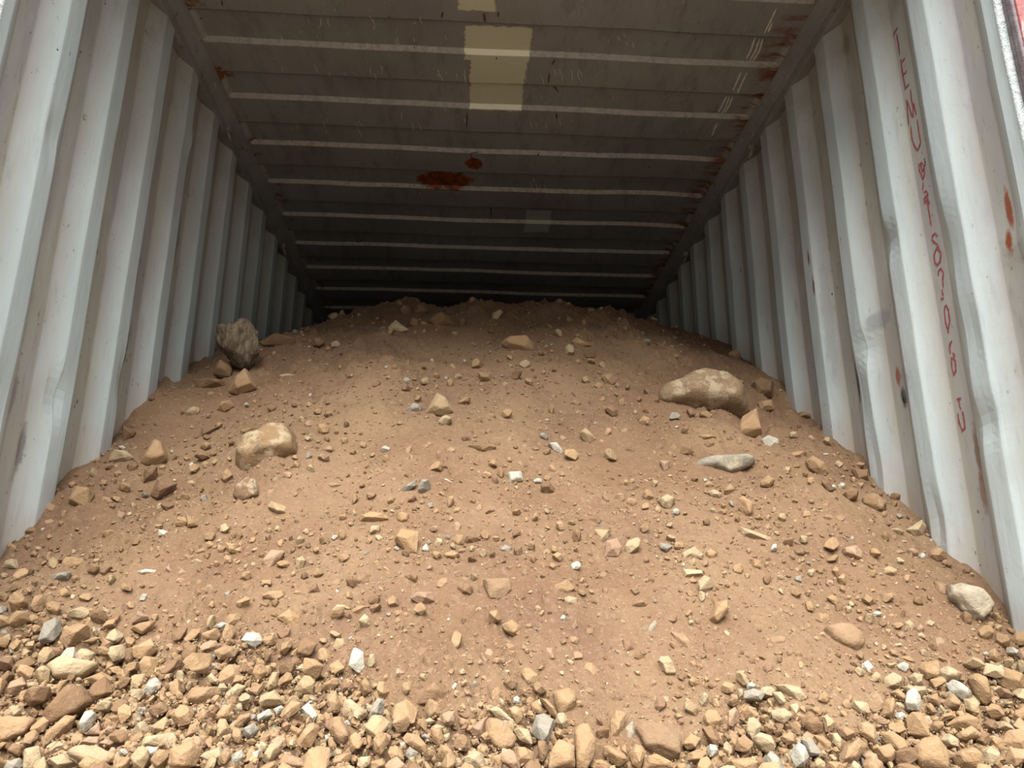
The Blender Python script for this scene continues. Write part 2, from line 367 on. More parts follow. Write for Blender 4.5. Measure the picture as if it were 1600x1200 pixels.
# ------------------------------------------------------------------ side walls
def corr(y, phase):
    """0 on the proud (inner) flats, 1 in the recessed flats"""
    d = (y-phase) % PW
    a, b, c_ = .070, .138, PW-.068
    return np.where(d < a, 0, np.where(d < b, (d-a)/(b-a), np.where(d < c_, 1, (PW-d)/.068)))
def make_wall(name, X, sgn, phase, ystart, mat, dents):
    ks = np.arange(-2, 22); ys = []
    for k in ks:
        p = phase+k*PW
        for q in (0, .070, .138, PW-.068):
            ys += [p+q-.005, p+q, p+q+.005]
        ys += [p+.035, p+.104, p+.174, p+PW-.034]
    ys = np.array(sorted(y for y in ys if ystart < y < YB)+[]); ys = np.concatenate([[ystart], ys, [YB]])
    zs = np.concatenate([np.linspace(-.02, HR-.075, 96)])
    Yg, Zg = np.meshgrid(ys, zs, indexing='ij')
    def rec_s(y): return (corr(y-.003, phase)+corr(y, phase)+corr(y+.003, phase))/3
    rec = rec_s(Yg)
    if X > 0: rec = np.where(Yg < phase+PW*-1+.07+.002, 0, rec)      # flat jamb plate next to the post
    closet = np.clip((Zg-(HR-.10))/.03, 0, 1)                        # pressings close under the rail
    r2 = rec*(1-closet*0)
    off = DEP*r2+vnoise(Yg*1.2+X*9, Zg*2.1, 21)*.006+vnoise(Yg*7+X*3, Zg*3.3, 22)*.0022+vnoise(Yg*4, Zg*9, 23)*.0010
    for (dy, dz, ry, rz, am) in dents:
        off = off+am*np.exp(-((Yg-dy)/ry)**2-((Zg-dz)/rz)**2)
    off = np.maximum(off, -.012)
    V = np.stack([X+sgn*off, Yg, Zg], -1).reshape(-1, 3)
    dust = 1-np.clip((Zg-heap_h(np.full_like(Yg, X-sgn*.03), Yg, False))/.22, 0, 1)
    F = grid_faces(len(ys), len(zs), flip=(X < 0))
    me = mesh_np(name, V, F, mat, False, {'recess': rec.ravel(), 'dust': dust.ravel()})
    o = add(name, me, kind='structure')
    s = o.modifiers.new('sheet', 'SOLIDIFY'); s.thickness = .002; s.offset = -1
    return o
DR = [(2.09, CZ+1.10, .045, .05, .016), (2.30, CZ+.83, .04, .05, .014), (1.82, CZ+.95, .05, .12, .012), (1.80, CZ+.70, .045, .09, .010), (2.36, CZ+.7, .03, .12, .012), (1.80, CZ+.46, .05, .05, .012), (2.06, CZ+.25, .04, .08, .012), (2.33, CZ+.45, .05, .10, .010), (1.60, CZ+.85, .05, .04, -.008)]
DL = [(2.72, CZ+1.75, .08, .05, -.010), (2.25, CZ+1.12, .04, .06, .008), (1.84, CZ+.45, .04, .12, .010), (2.07, CZ+.55, .03, .06, .014), (2.42, CZ+.7, .03, .06, .010), (1.84, CZ+1.2, .03, .05, .008)]
wall_l = make_wall('wall_left', XL, -1, YLW, 1.54, WALL_L, DL)
wall_r = make_wall('wall_right', XR, 1, YRW, 1.487, WALL_R, DR)
# end wall, corrugated upright as well
xs = []
for k in range(-6, 7):
    for q in (0, .07, .138, .21): xs.append(.09+k*PW+q)
xs = np.array([XL-DEP]+[x for x in xs if XL < x < XR]+[XR+DEP]); zs = np.array([0, HR/2, HR])
Xg, Zg = np.meshgrid(xs, zs, indexing='ij'); rc = corr(Xg, .09)
me = mesh_np('wall_back', np.stack([Xg, YB+rc*DEP-DEP, Zg], -1).reshape(-1, 3), grid_faces(len(xs), 3, True), WALL_L, False, {'recess': rc.ravel(), 'dust': rc.ravel()*0})
o = add('wall_back', me, kind='structure'); s = o.modifiers.new('sheet', 'SOLIDIFY'); s.thickness = .002; s.offset = -1

# weld seam running down the sixth pressing of the right wall
ws = [on_wall(px, py, XR+.017) for px, py in ((1246, 270), (1256, 360), (1266, 450), (1277, 540), (1286, 600), (1296, 660))]
for p in ws: p[0] -= .004
V, F = sweep(ws, .0035, 6); add('weld_seam', mesh_np('weld_seam', V, F, WELD), wall_r, label='pale vertical weld bead')

# ------------------------------------------------------------------ roof
ys = [YF-.0]
for k in range(-4, 15):
    p = Y0R+k*PR
    for a in (-.1744, -.16938, -.16338, -.1584, -.12, -.06, -.017, -.01252, -.0001, .0045, .05, .10, .14):
        ys.append(p+a)
ys = np.array(sorted(y for y in ys if YF <= y <= YB)); ys = np.concatenate([ys, [YB]])
IN = .046
xs = np.concatenate([[XL-.01, XL+IN, XL+IN+.010, XL+IN+.022, XL+IN+.03], np.linspace(XL+IN+.05, XR-IN-.05, 60), [XR-IN-.03, XR-IN-.022, XR-IN-.010, XR-IN, XR+.01]])
Xg, Yg = np.meshgrid(xs, ys, indexing='ij')
wob = vnoise(Xg*2.3, Yg*1.1, 31)*.012*np.clip((Yg-1.5), .4, 1.5)
d = (Yg-Y0R) % PR
up = np.where(d > PR-.0125, (PR-d)/.0125, np.where(d > .170, np.minimum(1, (d-.170)/.006), 0))
endf = np.clip(np.minimum(Xg-(XL+IN), (XR-IN)-Xg)/.022, 0, 1)
upz = up*endf
roof_noise = vnoise(Xg*1.7, Yg*1.7, 33)*.008+vnoise(Xg*5, Yg*5, 34)*.003
Zg = HR+.017*upz+roof_noise*np.clip(np.minimum(Xg-XL, XR-Xg)/.1, 0, 1)
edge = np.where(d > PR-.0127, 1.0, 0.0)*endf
crease_shade = np.where(np.abs(d-.1729) < .0052, 1.0, 0.0)
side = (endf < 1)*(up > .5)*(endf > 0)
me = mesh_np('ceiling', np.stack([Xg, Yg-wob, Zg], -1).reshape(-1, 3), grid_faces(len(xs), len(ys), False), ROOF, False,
             {'edge': np.maximum(edge, side*.6).ravel(), 'crease_shade': crease_shade.ravel()})
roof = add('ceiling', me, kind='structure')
s = roof.modifiers.new('sheet', 'SOLIDIFY'); s.thickness = .002; s.offset = -1
def roof_z(x, y):
    dd = (y+float(vnoise(x*2.3, y*1.1, 31))*.012*min(max(y-1.5, .4), 1.5)-Y0R) % PR
    z = HR+.017*(1 if .176 < dd < PR-.0125 else 0)
    return z+float(vnoise(x*1.7, y*1.7, 33))*.008+float(vnoise(x*5, y*5, 34))*.003
def ribbon(name, pts, width, mat, parent, nrm, lift=.0012, thick=.0006, **pr):
    """thin painted line: a flat strip lying on a surface"""
    P = np.array(pts, float); m = len(P); V = []; nrm = np.array(nrm, float)
    for i in range(m):
        t = P[min(i+1, m-1)]-P[max(i-1, 0)]; t /= np.linalg.norm(t)+1e-9
        s_ = np.cross(t, nrm); s_ /= np.linalg.norm(s_)+1e-9
        wd = width*(.75+.5*random.random())*(.35 if i in (0, m-1) else 1)
        for a, b in ((-1, 0), (1, 0), (1, 1), (-1, 1)):
            V.append(P[i]+s_*a*wd/2+nrm*(lift+thick*b))
    F = []
    for i in range(m-1):
        for k in range(4): F.append((i*4+k, i*4+(k+1) % 4, (i+1)*4+(k+1) % 4, (i+1)*4+k))
    F += [(0, 3, 2, 1), ((m-1)*4, (m-1)*4+1, (m-1)*4+2, (m-1)*4+3)]
    return np.array(V), np.array(F)
def join_ribbons(name, items, width, mat, parent, nrm, **pr):
    VV, FF, n = [], [], 0
    for it in items:
        V, F = ribbon(name, it, width, mat, parent, nrm); VV.append(V); FF.append(F+n); n += len(V)
    return add(name, mesh_np(name, np.concatenate(VV), np.concatenate(FF), mat, False), parent, **pr)
def roof_line(pts, seg=10):
    out = []
    for (a, b), (c_, d_) in zip(pts[:-1], pts[1:]):
        for k in range(seg+1):
            px, py = a+(c_-a)*k/seg, b+(d_-b)*k/seg
            r = ray(px, py); P = CAM+r*((HR-CZ)/r[2]); z = roof_z(P[0], P[1]); P = CAM+r*((z-CZ)/r[2]); out.append(P)
    return out
SCR = [[(1213, 13), (1204, 32), (1194, 52)], [(1207, 34), (1200, 50)], [(1180, 58), (1173, 78), (1166, 92)], [(1187, 60), (1180, 80), (1171, 95)], [(1192, 60), (1186, 80), (1176, 95)],
       [(1158, 112), (1151, 128), (1145, 142)], [(1167, 113), (1158, 132), (1152, 146)], [(1135, 150), (1128, 165), (1122, 175)], [(1140, 151), (1134, 166), (1127, 178)], [(1145, 150), (1139, 165), (1132, 176)], [(1121, 192), (1116, 202), (1112, 212)]]
join_ribbons('paint_scrape', [roof_line(s_, 4) for s_ in SCR], .007, SCRATCH, roof, (0, 0, -1), label='parallel pale scrapes near the right end of the roof pans')
SQ = []
random.seed(5)
for (cx0, cy0, n_, sp_) in ((550, 20, 9, 110), (640, 60, 5, 60), (520, 105, 8, 90), (690, 110, 7, 60), (860, 110, 8, 50), (560, 190, 8, 100), (830, 280, 6, 25), (680, 175, 6, 60), (850, 190, 4, 30), (960, 60, 5, 30)):
    for _ in range(n_):
        x = cx0+random.uniform(-sp_, sp_); y = cy0+random.uniform(-9, 9); q = [(x, y)]
        for _k in range(random.randint(1, 3)):
            x += random.uniform(-1, 4); y += random.uniform(3, 8); q.append((x, y))
        SQ.append(roof_line(q, 2))
join_ribbons('paint_scratch', SQ, .0022, SCRATCH, roof, (0, 0, -1), label='fine pale scratches scattered over the roof')
DK = [[(756, 20), (758, 34)], [(867, 93), (862, 101)], [(858, 113), (857, 130)], [(866, 134), (872, 143)], [(735, 239), (741, 238), (755, 237)], [(735, 240), (740, 252), (747, 266)], [(692, 18), (690, 28)], [(779, 18), (778, 26)], [(298, 26), (308, 29), (316, 28)], [(346, 0), (348, 9)], [(766, 318), (768, 340)], [(556, 373), (560, 379), (568, 373)], [(730, 176), (729, 200)], [(869, 176), (870, 186)], [(842, 238), (840, 244)]]
join_ribbons('peeled_paint_crack', [roof_line(s_, 3) for s_ in DK], .006, DARKPEEL, roof, (0, 0, -1), label='dark peeling cracks in the roof paint')

# ------------------------------------------------------------------ rails, posts, header, floor
def struct(name, me, **k): return add(name, me, kind='structure', **k)
def rail(name, x0, x1, inner):
    """top side rail with a rolled lower lip"""
    z0, z1 = HR-.078, HR-.001
    s_ = 1 if inner < 0 else -1                     # direction into the room
    prof = [(inner-s_*.004, z0-.002), (inner+s_*.006, z0), (inner+s_*.008, z0+.012), (inner+s_*.010, z0+.030), (inner+s_*.024, z0+.050), (inner+s_*.040, z0+.064), (inner+s_*.047, z0+.074), (inner+s_*.047, z1), (inner-s_*.06, z1), (inner-s_*.06, z0-.002)]
    ys_ = np.linspace(YF+.05, YB, 90); V = []
    for y in ys_:
        for (x, z) in prof:
            V.append((x+float(vnoise(y*4, z*9+x, 41))*.004, y, z+float(vnoise(y*5, x*7+3, 42))*.004))
    n = len(prof); F = []
    for i in range(len(ys_)-1):
        for k in range(n): F.append((i*n+k, i*n+(k+1) % n, (i+1)*n+(k+1) % n, (i+1)*n+k))
    return struct(name, mesh_np(name, np.array(V), F, RAIL, False))
rl = rail('trim_1', 0, 0, XL); rr = rail('trim_2', 0, 0, XR)
# closing plates where each pressing dies under the rail are part of the wall sheet: gusset strip
def gusset(name, X, sgn, phase, mat, parent):
    V, F = [], []
    for k in range(-1, 21):
        p = phase+k*PW
        if p < 1.5 or p > YB-.3: continue
        i = len(V); z = HR-.079
        for (y, x) in ((p+.07, 0), (p+.138, DEP), (p+PW-.068, DEP), (p+PW, 0)):
            V.append((X+sgn*(x+.001), y, z))
        F.append((i, i+1, i+2, i+3))
    return add(name, mesh_np(name, np.array(V), F, mat, False), parent)
gusset('top_gusset', XL, -1, YLW, RAIL, rl); gusset('top_gusset', XR, 1, YRW, RAIL, rr)
# corner posts
pr_ = struct('trim_3', box_me('trim_3', XR+.012, XR+.16, YF+.004, YF+.062, -.16, HR+.12, POST, .006))
add('post_face', box_me('post_face', XR+.002, XR+.17, YF-.006, YF+.004, -.16, HR+.12, RED, .002), pr_, label='scratched red outer face')
V, F = sweep([(XR+.004, YF+.050+.002*math.sin(z*9), z) for z in np.linspace(-.1, HR, 60)], .011, 10)
add('post_bead', mesh_np('post_bead', V, F, BEAD), pr_, label='bright worn bead')
add('post_flange', box_me('post_flange', XR-.004, XR+.02, YF+.0, YF+.020, -.1, HR, POST, .004), pr_)
V, F = sweep([(XR+.012, YF+.036, z) for z in np.linspace(-.1, HR, 30)], .008, 8)
add('post_groove', mesh_np('post_groove', V, F, POST), pr_)
pl_ = struct('trim_4', box_me('trim_4', XL-.16, XL-.012, YF+.004, 1.54, -.16, HR+.12, POST, .006))
add('post_face', box_me('post_face', XL-.17, XL-.002, YF-.006, YF+.004, -.16, HR+.12, RED, .002), pl_, label='scratched red outer face')
V, F = sweep([(XL+.002, 1.530, z) for z in np.linspace(-.1, HR, 60)], .009, 10)
add('post_bead', mesh_np('post_bead', V, F, BEAD), pl_, label='bright worn bead')
hd = struct('trim_5', box_me('trim_5', XL-.16, XR+.16, YF, YF+.07, HR-.03, HR+.12, POST, .006))
sill = struct('trim_6', box_me('trim_6', XL-.16, XR+.16, YF, YF+.08, -.16, .0, POST, .006))
struct('floor', box_me('floor', XL-DEP, XR+DEP, YF+.08, YB, -.03, 0, PLY))
# yard outside
gs = np.linspace(-1, 1, 41); gs = np.sign(gs)*np.abs(gs)**2.2*14
Xg, Yg = np.meshgrid(gs, gs-3+2.9, indexing='ij')
hole = (np.abs(Xg-.09) < 1.5) & (Yg > 1.5)
Zg = -.17+vnoise(Xg*1.3, Yg*1.3, 51)*.04-hole*.1
struct('ground', mesh_np('ground', np.stack([Xg, Yg, Zg], -1).reshape(-1, 3), grid_faces(41, 41, True), GROUND, True))

# ------------------------------------------------------------------ lashing rings under the rails
def ring(px, py, X, label):
    s_ = 1 if X < 0 else -1
    P = on_wall(px, py, X+s_*.012); P[2] = min(P[2], HR-.075)
    o = bpy.data.objects.new('lashing_ring', None); COL.objects.link(o); o.location = P
    o.empty_display_size = .03; o['label'] = label; o['category'] = 'ring'; o['group'] = 'lashing rings under the roof rails'
    pts = []
    for k in range(20):
        a = 2*math.pi*k/20; pts.append((s_*(.006+.010*math.cos(a)), .017*math.sin(a), -.026*math.cos(a)-.004))
    V, F = sweep(pts, .0045, 8, True); add('ring_loop', mesh_np('ring_loop', V, F, STEEL), o)
    add('ring_lug', box_me('ring_lug', -.014, .012, -.010, .010, .008, .034, STEEL, .003), o)
ring(355, 208, XL, 'steel lashing ring on the left wall, nearest of those on the left')
ring(442, 390, XL, 'steel lashing ring deep on the left wall, above the shadowed panels')
ring(1175, 238, XR, 'steel lashing ring on the right wall, nearest of those on the right')
ring(1072, 403, XR, 'steel lashing ring deep on the right wall, second from the opening')
ring(1004, 500, XR, 'faint lashing ring in the dark at the far right corner above the heap')

# ------------------------------------------------------------------ red lettering stacked down a recessed panel of the right wall
XT = XR+DEP
def L(*pts): return [tuple(p) for p in pts]
LET = [
 # T
 [(1392, 58), (1394, 50), (1399, 43)], [(1397, 52), (1400, 68), (1402, 86)],
 # E
 [(1404, 92), (1405, 104), (1407, 118), (1410, 132), (1411, 140)], [(1404, 97), (1408, 94), (1410, 90)], [(1406, 116), (1411, 114), (1413, 110)], [(1411, 137), (1415, 134), (1417, 130)],
 # M
 [(1417, 196), (1415, 175), (1413, 155)], [(1413, 155), (1418, 168), (1422, 182)], [(1423, 184), (1424, 170), (1421, 155), (1419, 139)], [(1424, 160), (1427, 172), (1428, 180)],
 # U
 [(1420, 197), (1422, 215), (1425, 225), (1429, 232)], [(1430, 186), (1433, 205), (1436, 222), (1432, 234), (1428, 232)],
 # 8
 [(1433, 256), (1434, 266), (1437, 272), (1440, 280), (1442, 272), (1442, 260), (1438, 254), (1434, 257)], [(1436, 258), (1439, 268), (1441, 262)],
 # R
 [(1440, 285), (1439, 297)], [(1441, 300), (1445, 298), (1447, 304), (1442, 309), (1441, 314)], [(1443, 305), (1448, 311)],
 # 7 / T
 [(1441, 317), (1447, 312), (1450, 318)], [(1446, 313), (1448, 326), (1450, 338), (1452, 352)],
 # S
 [(1461, 369), (1458, 364), (1454, 368), (1453, 375), (1457, 378), (1461, 382), (1463, 386), (1459, 388)],
 # 0
 [(1459, 389), (1456, 398), (1457, 409), (1461, 414), (1465, 408), (1466, 396), (1463, 389), (1459, 389)],
 # 9
 [(1463, 430), (1462, 424), (1466, 419), (1470, 425), (1469, 437), (1470, 450)],
 # 1 with foot
 [(1468, 452), (1470, 462)], [(1466, 466), (1471, 466)],
 # 0
 [(1472, 479), (1475, 477), (1478, 484), (1480, 500), (1478, 516), (1474, 504), (1472, 488), (1472, 479)],
 # dot
 [(1477, 517), (1479, 519)],
 # 2
 [(1484, 532), (1481, 537), (1480, 545), (1482, 552)],
 # 5
 [(1485, 551), (1488, 555), (1486, 560), (1482, 559)],
 # 0
 [(1483, 562), (1484, 575), (1487, 586), (1490, 578), (1489, 564), (1486, 558)],
 # T
 [(1491, 624), (1498, 622)], [(1494, 623), (1496, 634), (1498, 640)],
 # U
 [(1493, 645), (1495, 660), (1500, 673), (1504, 668), (1502, 652), (1500, 642)],
]
items = []
for s_ in LET:
    out = []
    for (a, b), (c_, d_) in zip(s_[:-1], s_[1:]):
        for k in range(4):
            px, py = a+(c_-a)*k/4, b+(d_-b)*k/4; out.append(on_wall(px, py, XT-.007))
    out.append(on_wall(s_[-1][0], s_[-1][1], XT-.007)); items.append(out)
VV, FF, n = [], [], 0
for it in items:
    V, F = ribbon('x', it, .005, MARKER, None, (-1, 0, 0), 0, .0006); VV.append(V); FF.append(F+n); n += len(V)
V = np.concatenate(VV)
def wall_off(y, z):
    o_ = DEP*1+float(vnoise(y*1.2+XR*9, z*2.1, 21))*.006+float(vnoise(y*7+XR*3, z*3.3, 22))*.0022+float(vnoise(y*4, z*9, 23))*.0010
    for (dy, dz, ry, rz, am) in DR: o_ += am*math.exp(-((y-dy)/ry)**2-((z-dz)/rz)**2)
    return o_
for i in range(len(V)):
    k = (i % 4) >= 2
    V[i, 0] = XR+wall_off(V[i, 1], V[i, 2])-.0012-(.0006 if k else 0)
add('lettering', mesh_np('lettering', V, np.concatenate(FF), MARKER, False), wall_r, label='hand-drawn red capital letters and digits stacked downwards')

# ------------------------------------------------------------------ the heap of soil
def heap_zone(px):
    return np.interp(px, [0, 60, 110, 200, 260, 330, 400, 470, 560, 620, 680, 780, 830, 900, 960, 1080, 1130, 1160, 1200, 1260, 1330, 1390, 1430, 1500, 1560, 1600],
                     [958, 950, 960, 985, 1012, 972, 985, 1012, 1040, 1092, 1108, 1092, 1060, 1130, 1165, 1150, 1110, 1062, 1072, 1112, 1125, 1070, 1045, 1050, 1010, 1000])
NX, NY = 470, 520
xs = np.linspace(XL-DEP*.9, XR+DEP*.9, NX)
ys = np.concatenate([1.0*np.exp(np.linspace(0, math.log(4.3), NY-30)), np.linspace(4.3, YB-DEP-.01, 31)[1:]])
Ug, Yg = np.meshgrid(np.linspace(0, 1, NX), ys, indexing='ij')
Xg = (XL-DEP*corr(Yg, YLW)-.003)*(1-Ug)+(XR+DEP*corr(Yg, YRW)+.003)*Ug
widen = np.clip((1.50-Yg)/.4, 0, 1)*.35          # the toe spreads once it leaves the doorway
Xg = Xg+np.sign(Xg-.09)*widen*np.clip((np.abs(Xg-.09)-.5)/.7, 0, 1)
Zg = heap_h(Xg, Yg)
hp, hq = project(np.stack([Xg.ravel(), Yg.ravel(), Zg.ravel()], 1))
Zg = Zg-.026*np.clip((hq-heap_zone(hp))/30, 0, 1).reshape(Xg.shape)
Zg = np.where(Yg > YF+.03, np.maximum(Zg, .004), np.maximum(Zg, -.21))
V = np.stack([Xg, Yg, Zg], -1).reshape(-1, 3)
heap = add('soil_heap', mesh_np('soil_heap', V, grid_faces(NX, len(ys), True), SOIL, True),
           label='large sloping heap of brown soil filling the container', category='soil')

# ------------------------------------------------------------------ stones
import bmesh
def ico(sub):
    bm = bmesh.new(); bmesh.ops.create_icosphere(bm, subdivisions=sub, radius=1)
    V = np.array([v.co[:] for v in bm.verts]); F = np.array([[v.index for v in f.verts] for f in bm.faces]); bm.free()
    return V/np.linalg.norm(V, axis=1)[:, None], F
ICO = {k: ico(k) for k in (1, 2, 3, 4)}
def noise3(V, f, seed):
    return np.array([mnoise.noise(Vector((v[0]*f+seed, v[1]*f-seed*.7, v[2]*f+seed*1.3))) for v in V])
def hull_rock(pts, bev, tri=True):
    """angular stone: convex hull of points, coplanar bits merged, edges worn off"""
    bm = bmesh.new()
    for p in pts: bm.verts.new(p)
    r_ = bmesh.ops.convex_hull(bm, input=list(bm.verts), use_existing_faces=False)
    junk = list({v for v in bm.verts if not v.link_faces}); bmesh.ops.delete(bm, geom=junk, context='VERTS')
    bmesh.ops.dissolve_limit(bm, angle_limit=math.radians(9), verts=list(bm.verts), edges=list(bm.edges))
    if bev > 0:
        bmesh.ops.bevel(bm, geom=list(bm.edges), offset=bev, segments=1, profile=.5, affect='EDGES', clamp_overlap=True)
    bmesh.ops.triangulate(bm, faces=list(bm.faces)); bm.normal_update(); bm.verts.index_update()
    V = np.array([v.co[:] for v in bm.verts]); F = np.array([[v.index for v in f.verts] for f in bm.faces]); bm.free()
    return V, F
def rand_rock(npts, seed, bev, squash=(1, 1, 1)):
    g = np.random.default_rng(seed); n = g.normal(size=(npts*3, 3)); n /= np.linalg.norm(n, axis=1)[:, None]
    P = [n[0]]
    for q in n[1:]:                                   # keep the corners apart
        if min(np.linalg.norm(q-p) for p in P) > .62 and len(P) < npts: P.append(q)
    P = np.array(P)*g.uniform(.82, 1.1, (len(P), 1))*np.array(squash)
    return hull_rock(P, bev)

ALB = .475
PAL = {'t': (200, 162, 120), 'b': (166, 130, 96), 'r': (170, 132, 102), 'o': (198, 160, 120), 'c': (216, 190, 150), 'w': (228, 219, 198), 'g': (188, 177, 158),
       'y': (208, 178, 136), 'p': (202, 164, 132), 'm': (182, 146, 106), 'v': (160, 124, 96), 'M': (182, 150, 116), 'W': (206, 190, 164), 'T': (180, 146, 112), 'G': (168, 156, 136), 'Y': (204, 174, 130), 'q': (180, 160, 130)}
CW = {'t': 'tan', 'b': 'brown', 'r': 'reddish', 'o': 'ochre', 'c': 'cream', 'w': 'white', 'g': 'grey', 'y': 'yellowish', 'p': 'pinkish', 'T': 'dusty tan', 'G': 'grey brown', 'Y': 'pale yellow', 'm': 'mottled', 'M': 'mottled', 'v': 'veined', 'W': 'white', 'q': 'grey'}
MOT = {'m': .15, 'M': .10, 'v': .0, 'W': .0, 'G': .35}
BURIED = set('TGYMm')

MW, MH = 800, 600
mask = np.zeros((MH+160, MW+160), bool); MO = 80       # which bits of the surface already carry a stone (half-pixel raster)
def mask_poly(P):
    P = np.asarray(P)/2.0; x0, y0 = np.floor(P.min(0)).astype(int); x1, y1 = np.ceil(P.max(0)).astype(int)
    gx, gy = np.meshgrid(np.arange(x0, x1+1), np.arange(y0, y1+1)); ins = np.zeros(gx.shape, bool); n = len(P)
    for i in range(n):
        (ax, ay), (bx, by) = P[i], P[(i+1) % n]
        c_ = ((ay > gy) != (by > gy)) & (gx < (bx-ax)*(gy-ay)/(by-ay+1e-9)+ax); ins ^= c_
    yy = gy+MO; xx = gx+MO; ok = (yy >= 0) & (yy < mask.shape[0]) & (xx >= 0) & (xx < mask.shape[1]) & ins
    mask[yy[ok], xx[ok]] = True

def poly_radius(th, P):
    """distance from the origin to polygon P along each direction th (origin inside)"""
    out = np.full(len(th), np.nan); c_, s_ = np.cos(th), np.sin(th); n = len(P)
    for i in range(n):
        a = P[i]; e = P[(i+1) % n]-a; den = c_*e[1]-s_*e[0]
        with np.errstate(divide='ignore', invalid='ignore'):
            t = (a[0]*e[1]-a[1]*e[0])/den; k = (a[0]*s_-a[1]*c_)/den
        ok = (t > 0) & (k >= -1e-6) & (k <= 1+1e-6)
        out = np.where(ok & (np.isnan(out) | (t > out)), t, out)
    bad = np.isnan(out); out[bad] = np.nanmean(out); return out

def hero(poly, code, seed, pulled):
    P = np.array(poly, float); A = 0; cx = cy = 0
    for i in range(len(P)):
        x0, y0 = P[i]; x1, y1 = P[(i+1) % len(P)]; k = x0*y1-x1*y0; A += k; cx += (x0+x1)*k; cy += (y0+y1)*k
    cx /= 3*A; cy /= 3*A; A = abs(A)/2
    H = hit_heap(cx, cy+.2*(P[:, 1].max()-cy))
    nrm = heap_normal(H[0], min(H[1], 3.6)); view = CAM-H; dist = np.linalg.norm(view); view /= dist
    px_m = dist/FPX; size = math.sqrt(A)*px_m
    if code == 'q': nn = view*1.0+np.array([.25, 0, .1])
    elif code in BURIED: nn = nrm*1.0+view*.6
    else: nn = nrm*.8+view
    nn /= np.linalg.norm(nn)
    # set the outline's plane so that most of its rim clears the soil
    S = [hit_heap(x, y) for (x, y) in P]; S.append(H)
    cs = sorted(float(nn@(q-CAM)) for q in S)
    qv = np.quantile(cs, 0.95 if code in 'qMm' else (.45 if code == 'G' else (.7 if code in 'TY' else .88)))
    O = CAM+nn*(qv+.06*size)
    Q = []
    r0 = ray(cx, cy); C = CAM+r0*(np.dot(O-CAM, nn)/np.dot(r0, nn))
    size *= np.linalg.norm(C-CAM)/dist
    ax = np.cross([0, 0, 1.0], nn); ax /= np.linalg.norm(ax); ay = np.cross(nn, ax)
    for (x, y) in P:
        r = ray(x, y); q = CAM+r*(np.dot(O-CAM, nn)/np.dot(r, nn)); Q.append(((q-C)@ax, (q-C)@ay))
    Q = np.array(Q)
    g = np.random.default_rng(seed)
    Rt = np.stack([ax, ay, nn], 1)
    if A < 1500 and code not in 'qMmvW':
        th_ = size*g.uniform(.36, .50)*(.75 if code in BURIED else 1); pts = []
        for q in Q:
            pts.append((q[0]*.98, q[1]*.98, g.uniform(-.35, .30)*th_))
            pts.append((q[0]*.86, q[1]*.86, -th_*g.uniform(.8, 1.1)))
        pts += [(q[0]*k_, q[1]*k_, th_*g.uniform(.70, .98)) for q in Q[::1] for k_ in (g.uniform(.35, .80),) if g.random() < .75]
        pts.append((g.uniform(-.15, .15)*size, g.uniform(-.2, .2)*size, th_))
        V, F = hull_rock(pts, size*g.uniform(.02, .045))
        return mesh_np('rock', V@Rt.T, F, STONE, False), C, size, (cx, cy, A)
    D, F = ICO[4]
    th = np.arctan2(D[:, 1], D[:, 0]); cp = np.hypot(D[:, 0], D[:, 1]); sp_ = D[:, 2]
    R = poly_radius(th, Q)
    g = np.random.default_rng(seed)
    thick = size*(.34 if code in BURIED else g.uniform(.40, .52)); p = 3.2
    if code in ('M',): thick = size*.42
    r = ((cp/np.maximum(R, 1e-4))**p+(np.abs(sp_)/thick)**p)**(-1/p)
    # front facets
    n = g.normal(size=(7, 3)); n[:, 2] = np.abs(n[:, 2])*1.2+.35; n[:, :2] *= .85; n /= np.linalg.norm(n, axis=1)[:, None]
    ext = (n[:, :2]@Q.T).max(1)*.8+n[:, 2]*thick*.75
    hgt = ext*g.uniform(.78, 1.0, len(n)); dots = D@n.T
    rf = np.where(dots > .02, hgt/np.maximum(dots, .02), 1e3); rf = np.minimum(rf, 1e3)
    if code != 'q': r = (r**-36.0+(rf**-36.0).sum(1))**(-1/36.0)
    nz = noise3(D, 1.9, seed*.31)*.07+noise3(D, 5.5, seed*.17+9)*.035
    if code == 'q': nz = nz+noise3(D*np.array([3, 1, 1]), 3.0, 4.4)*.16
    if code in 'MmW': nz = nz+noise3(D, 3.2, seed*.7)*.06
    r = r*(1+nz); V = D*r[:, None]
    Rt = np.stack([ax, ay, nn], 1)                # local -> world
    # origin at the stone's foot keeps every object's base on the heap
    Vw = V@Rt.T
    me = mesh_np('rock', Vw, F, FIBROUS if code == 'q' else STONE, True)
    return me, C, size, (cx, cy, A)

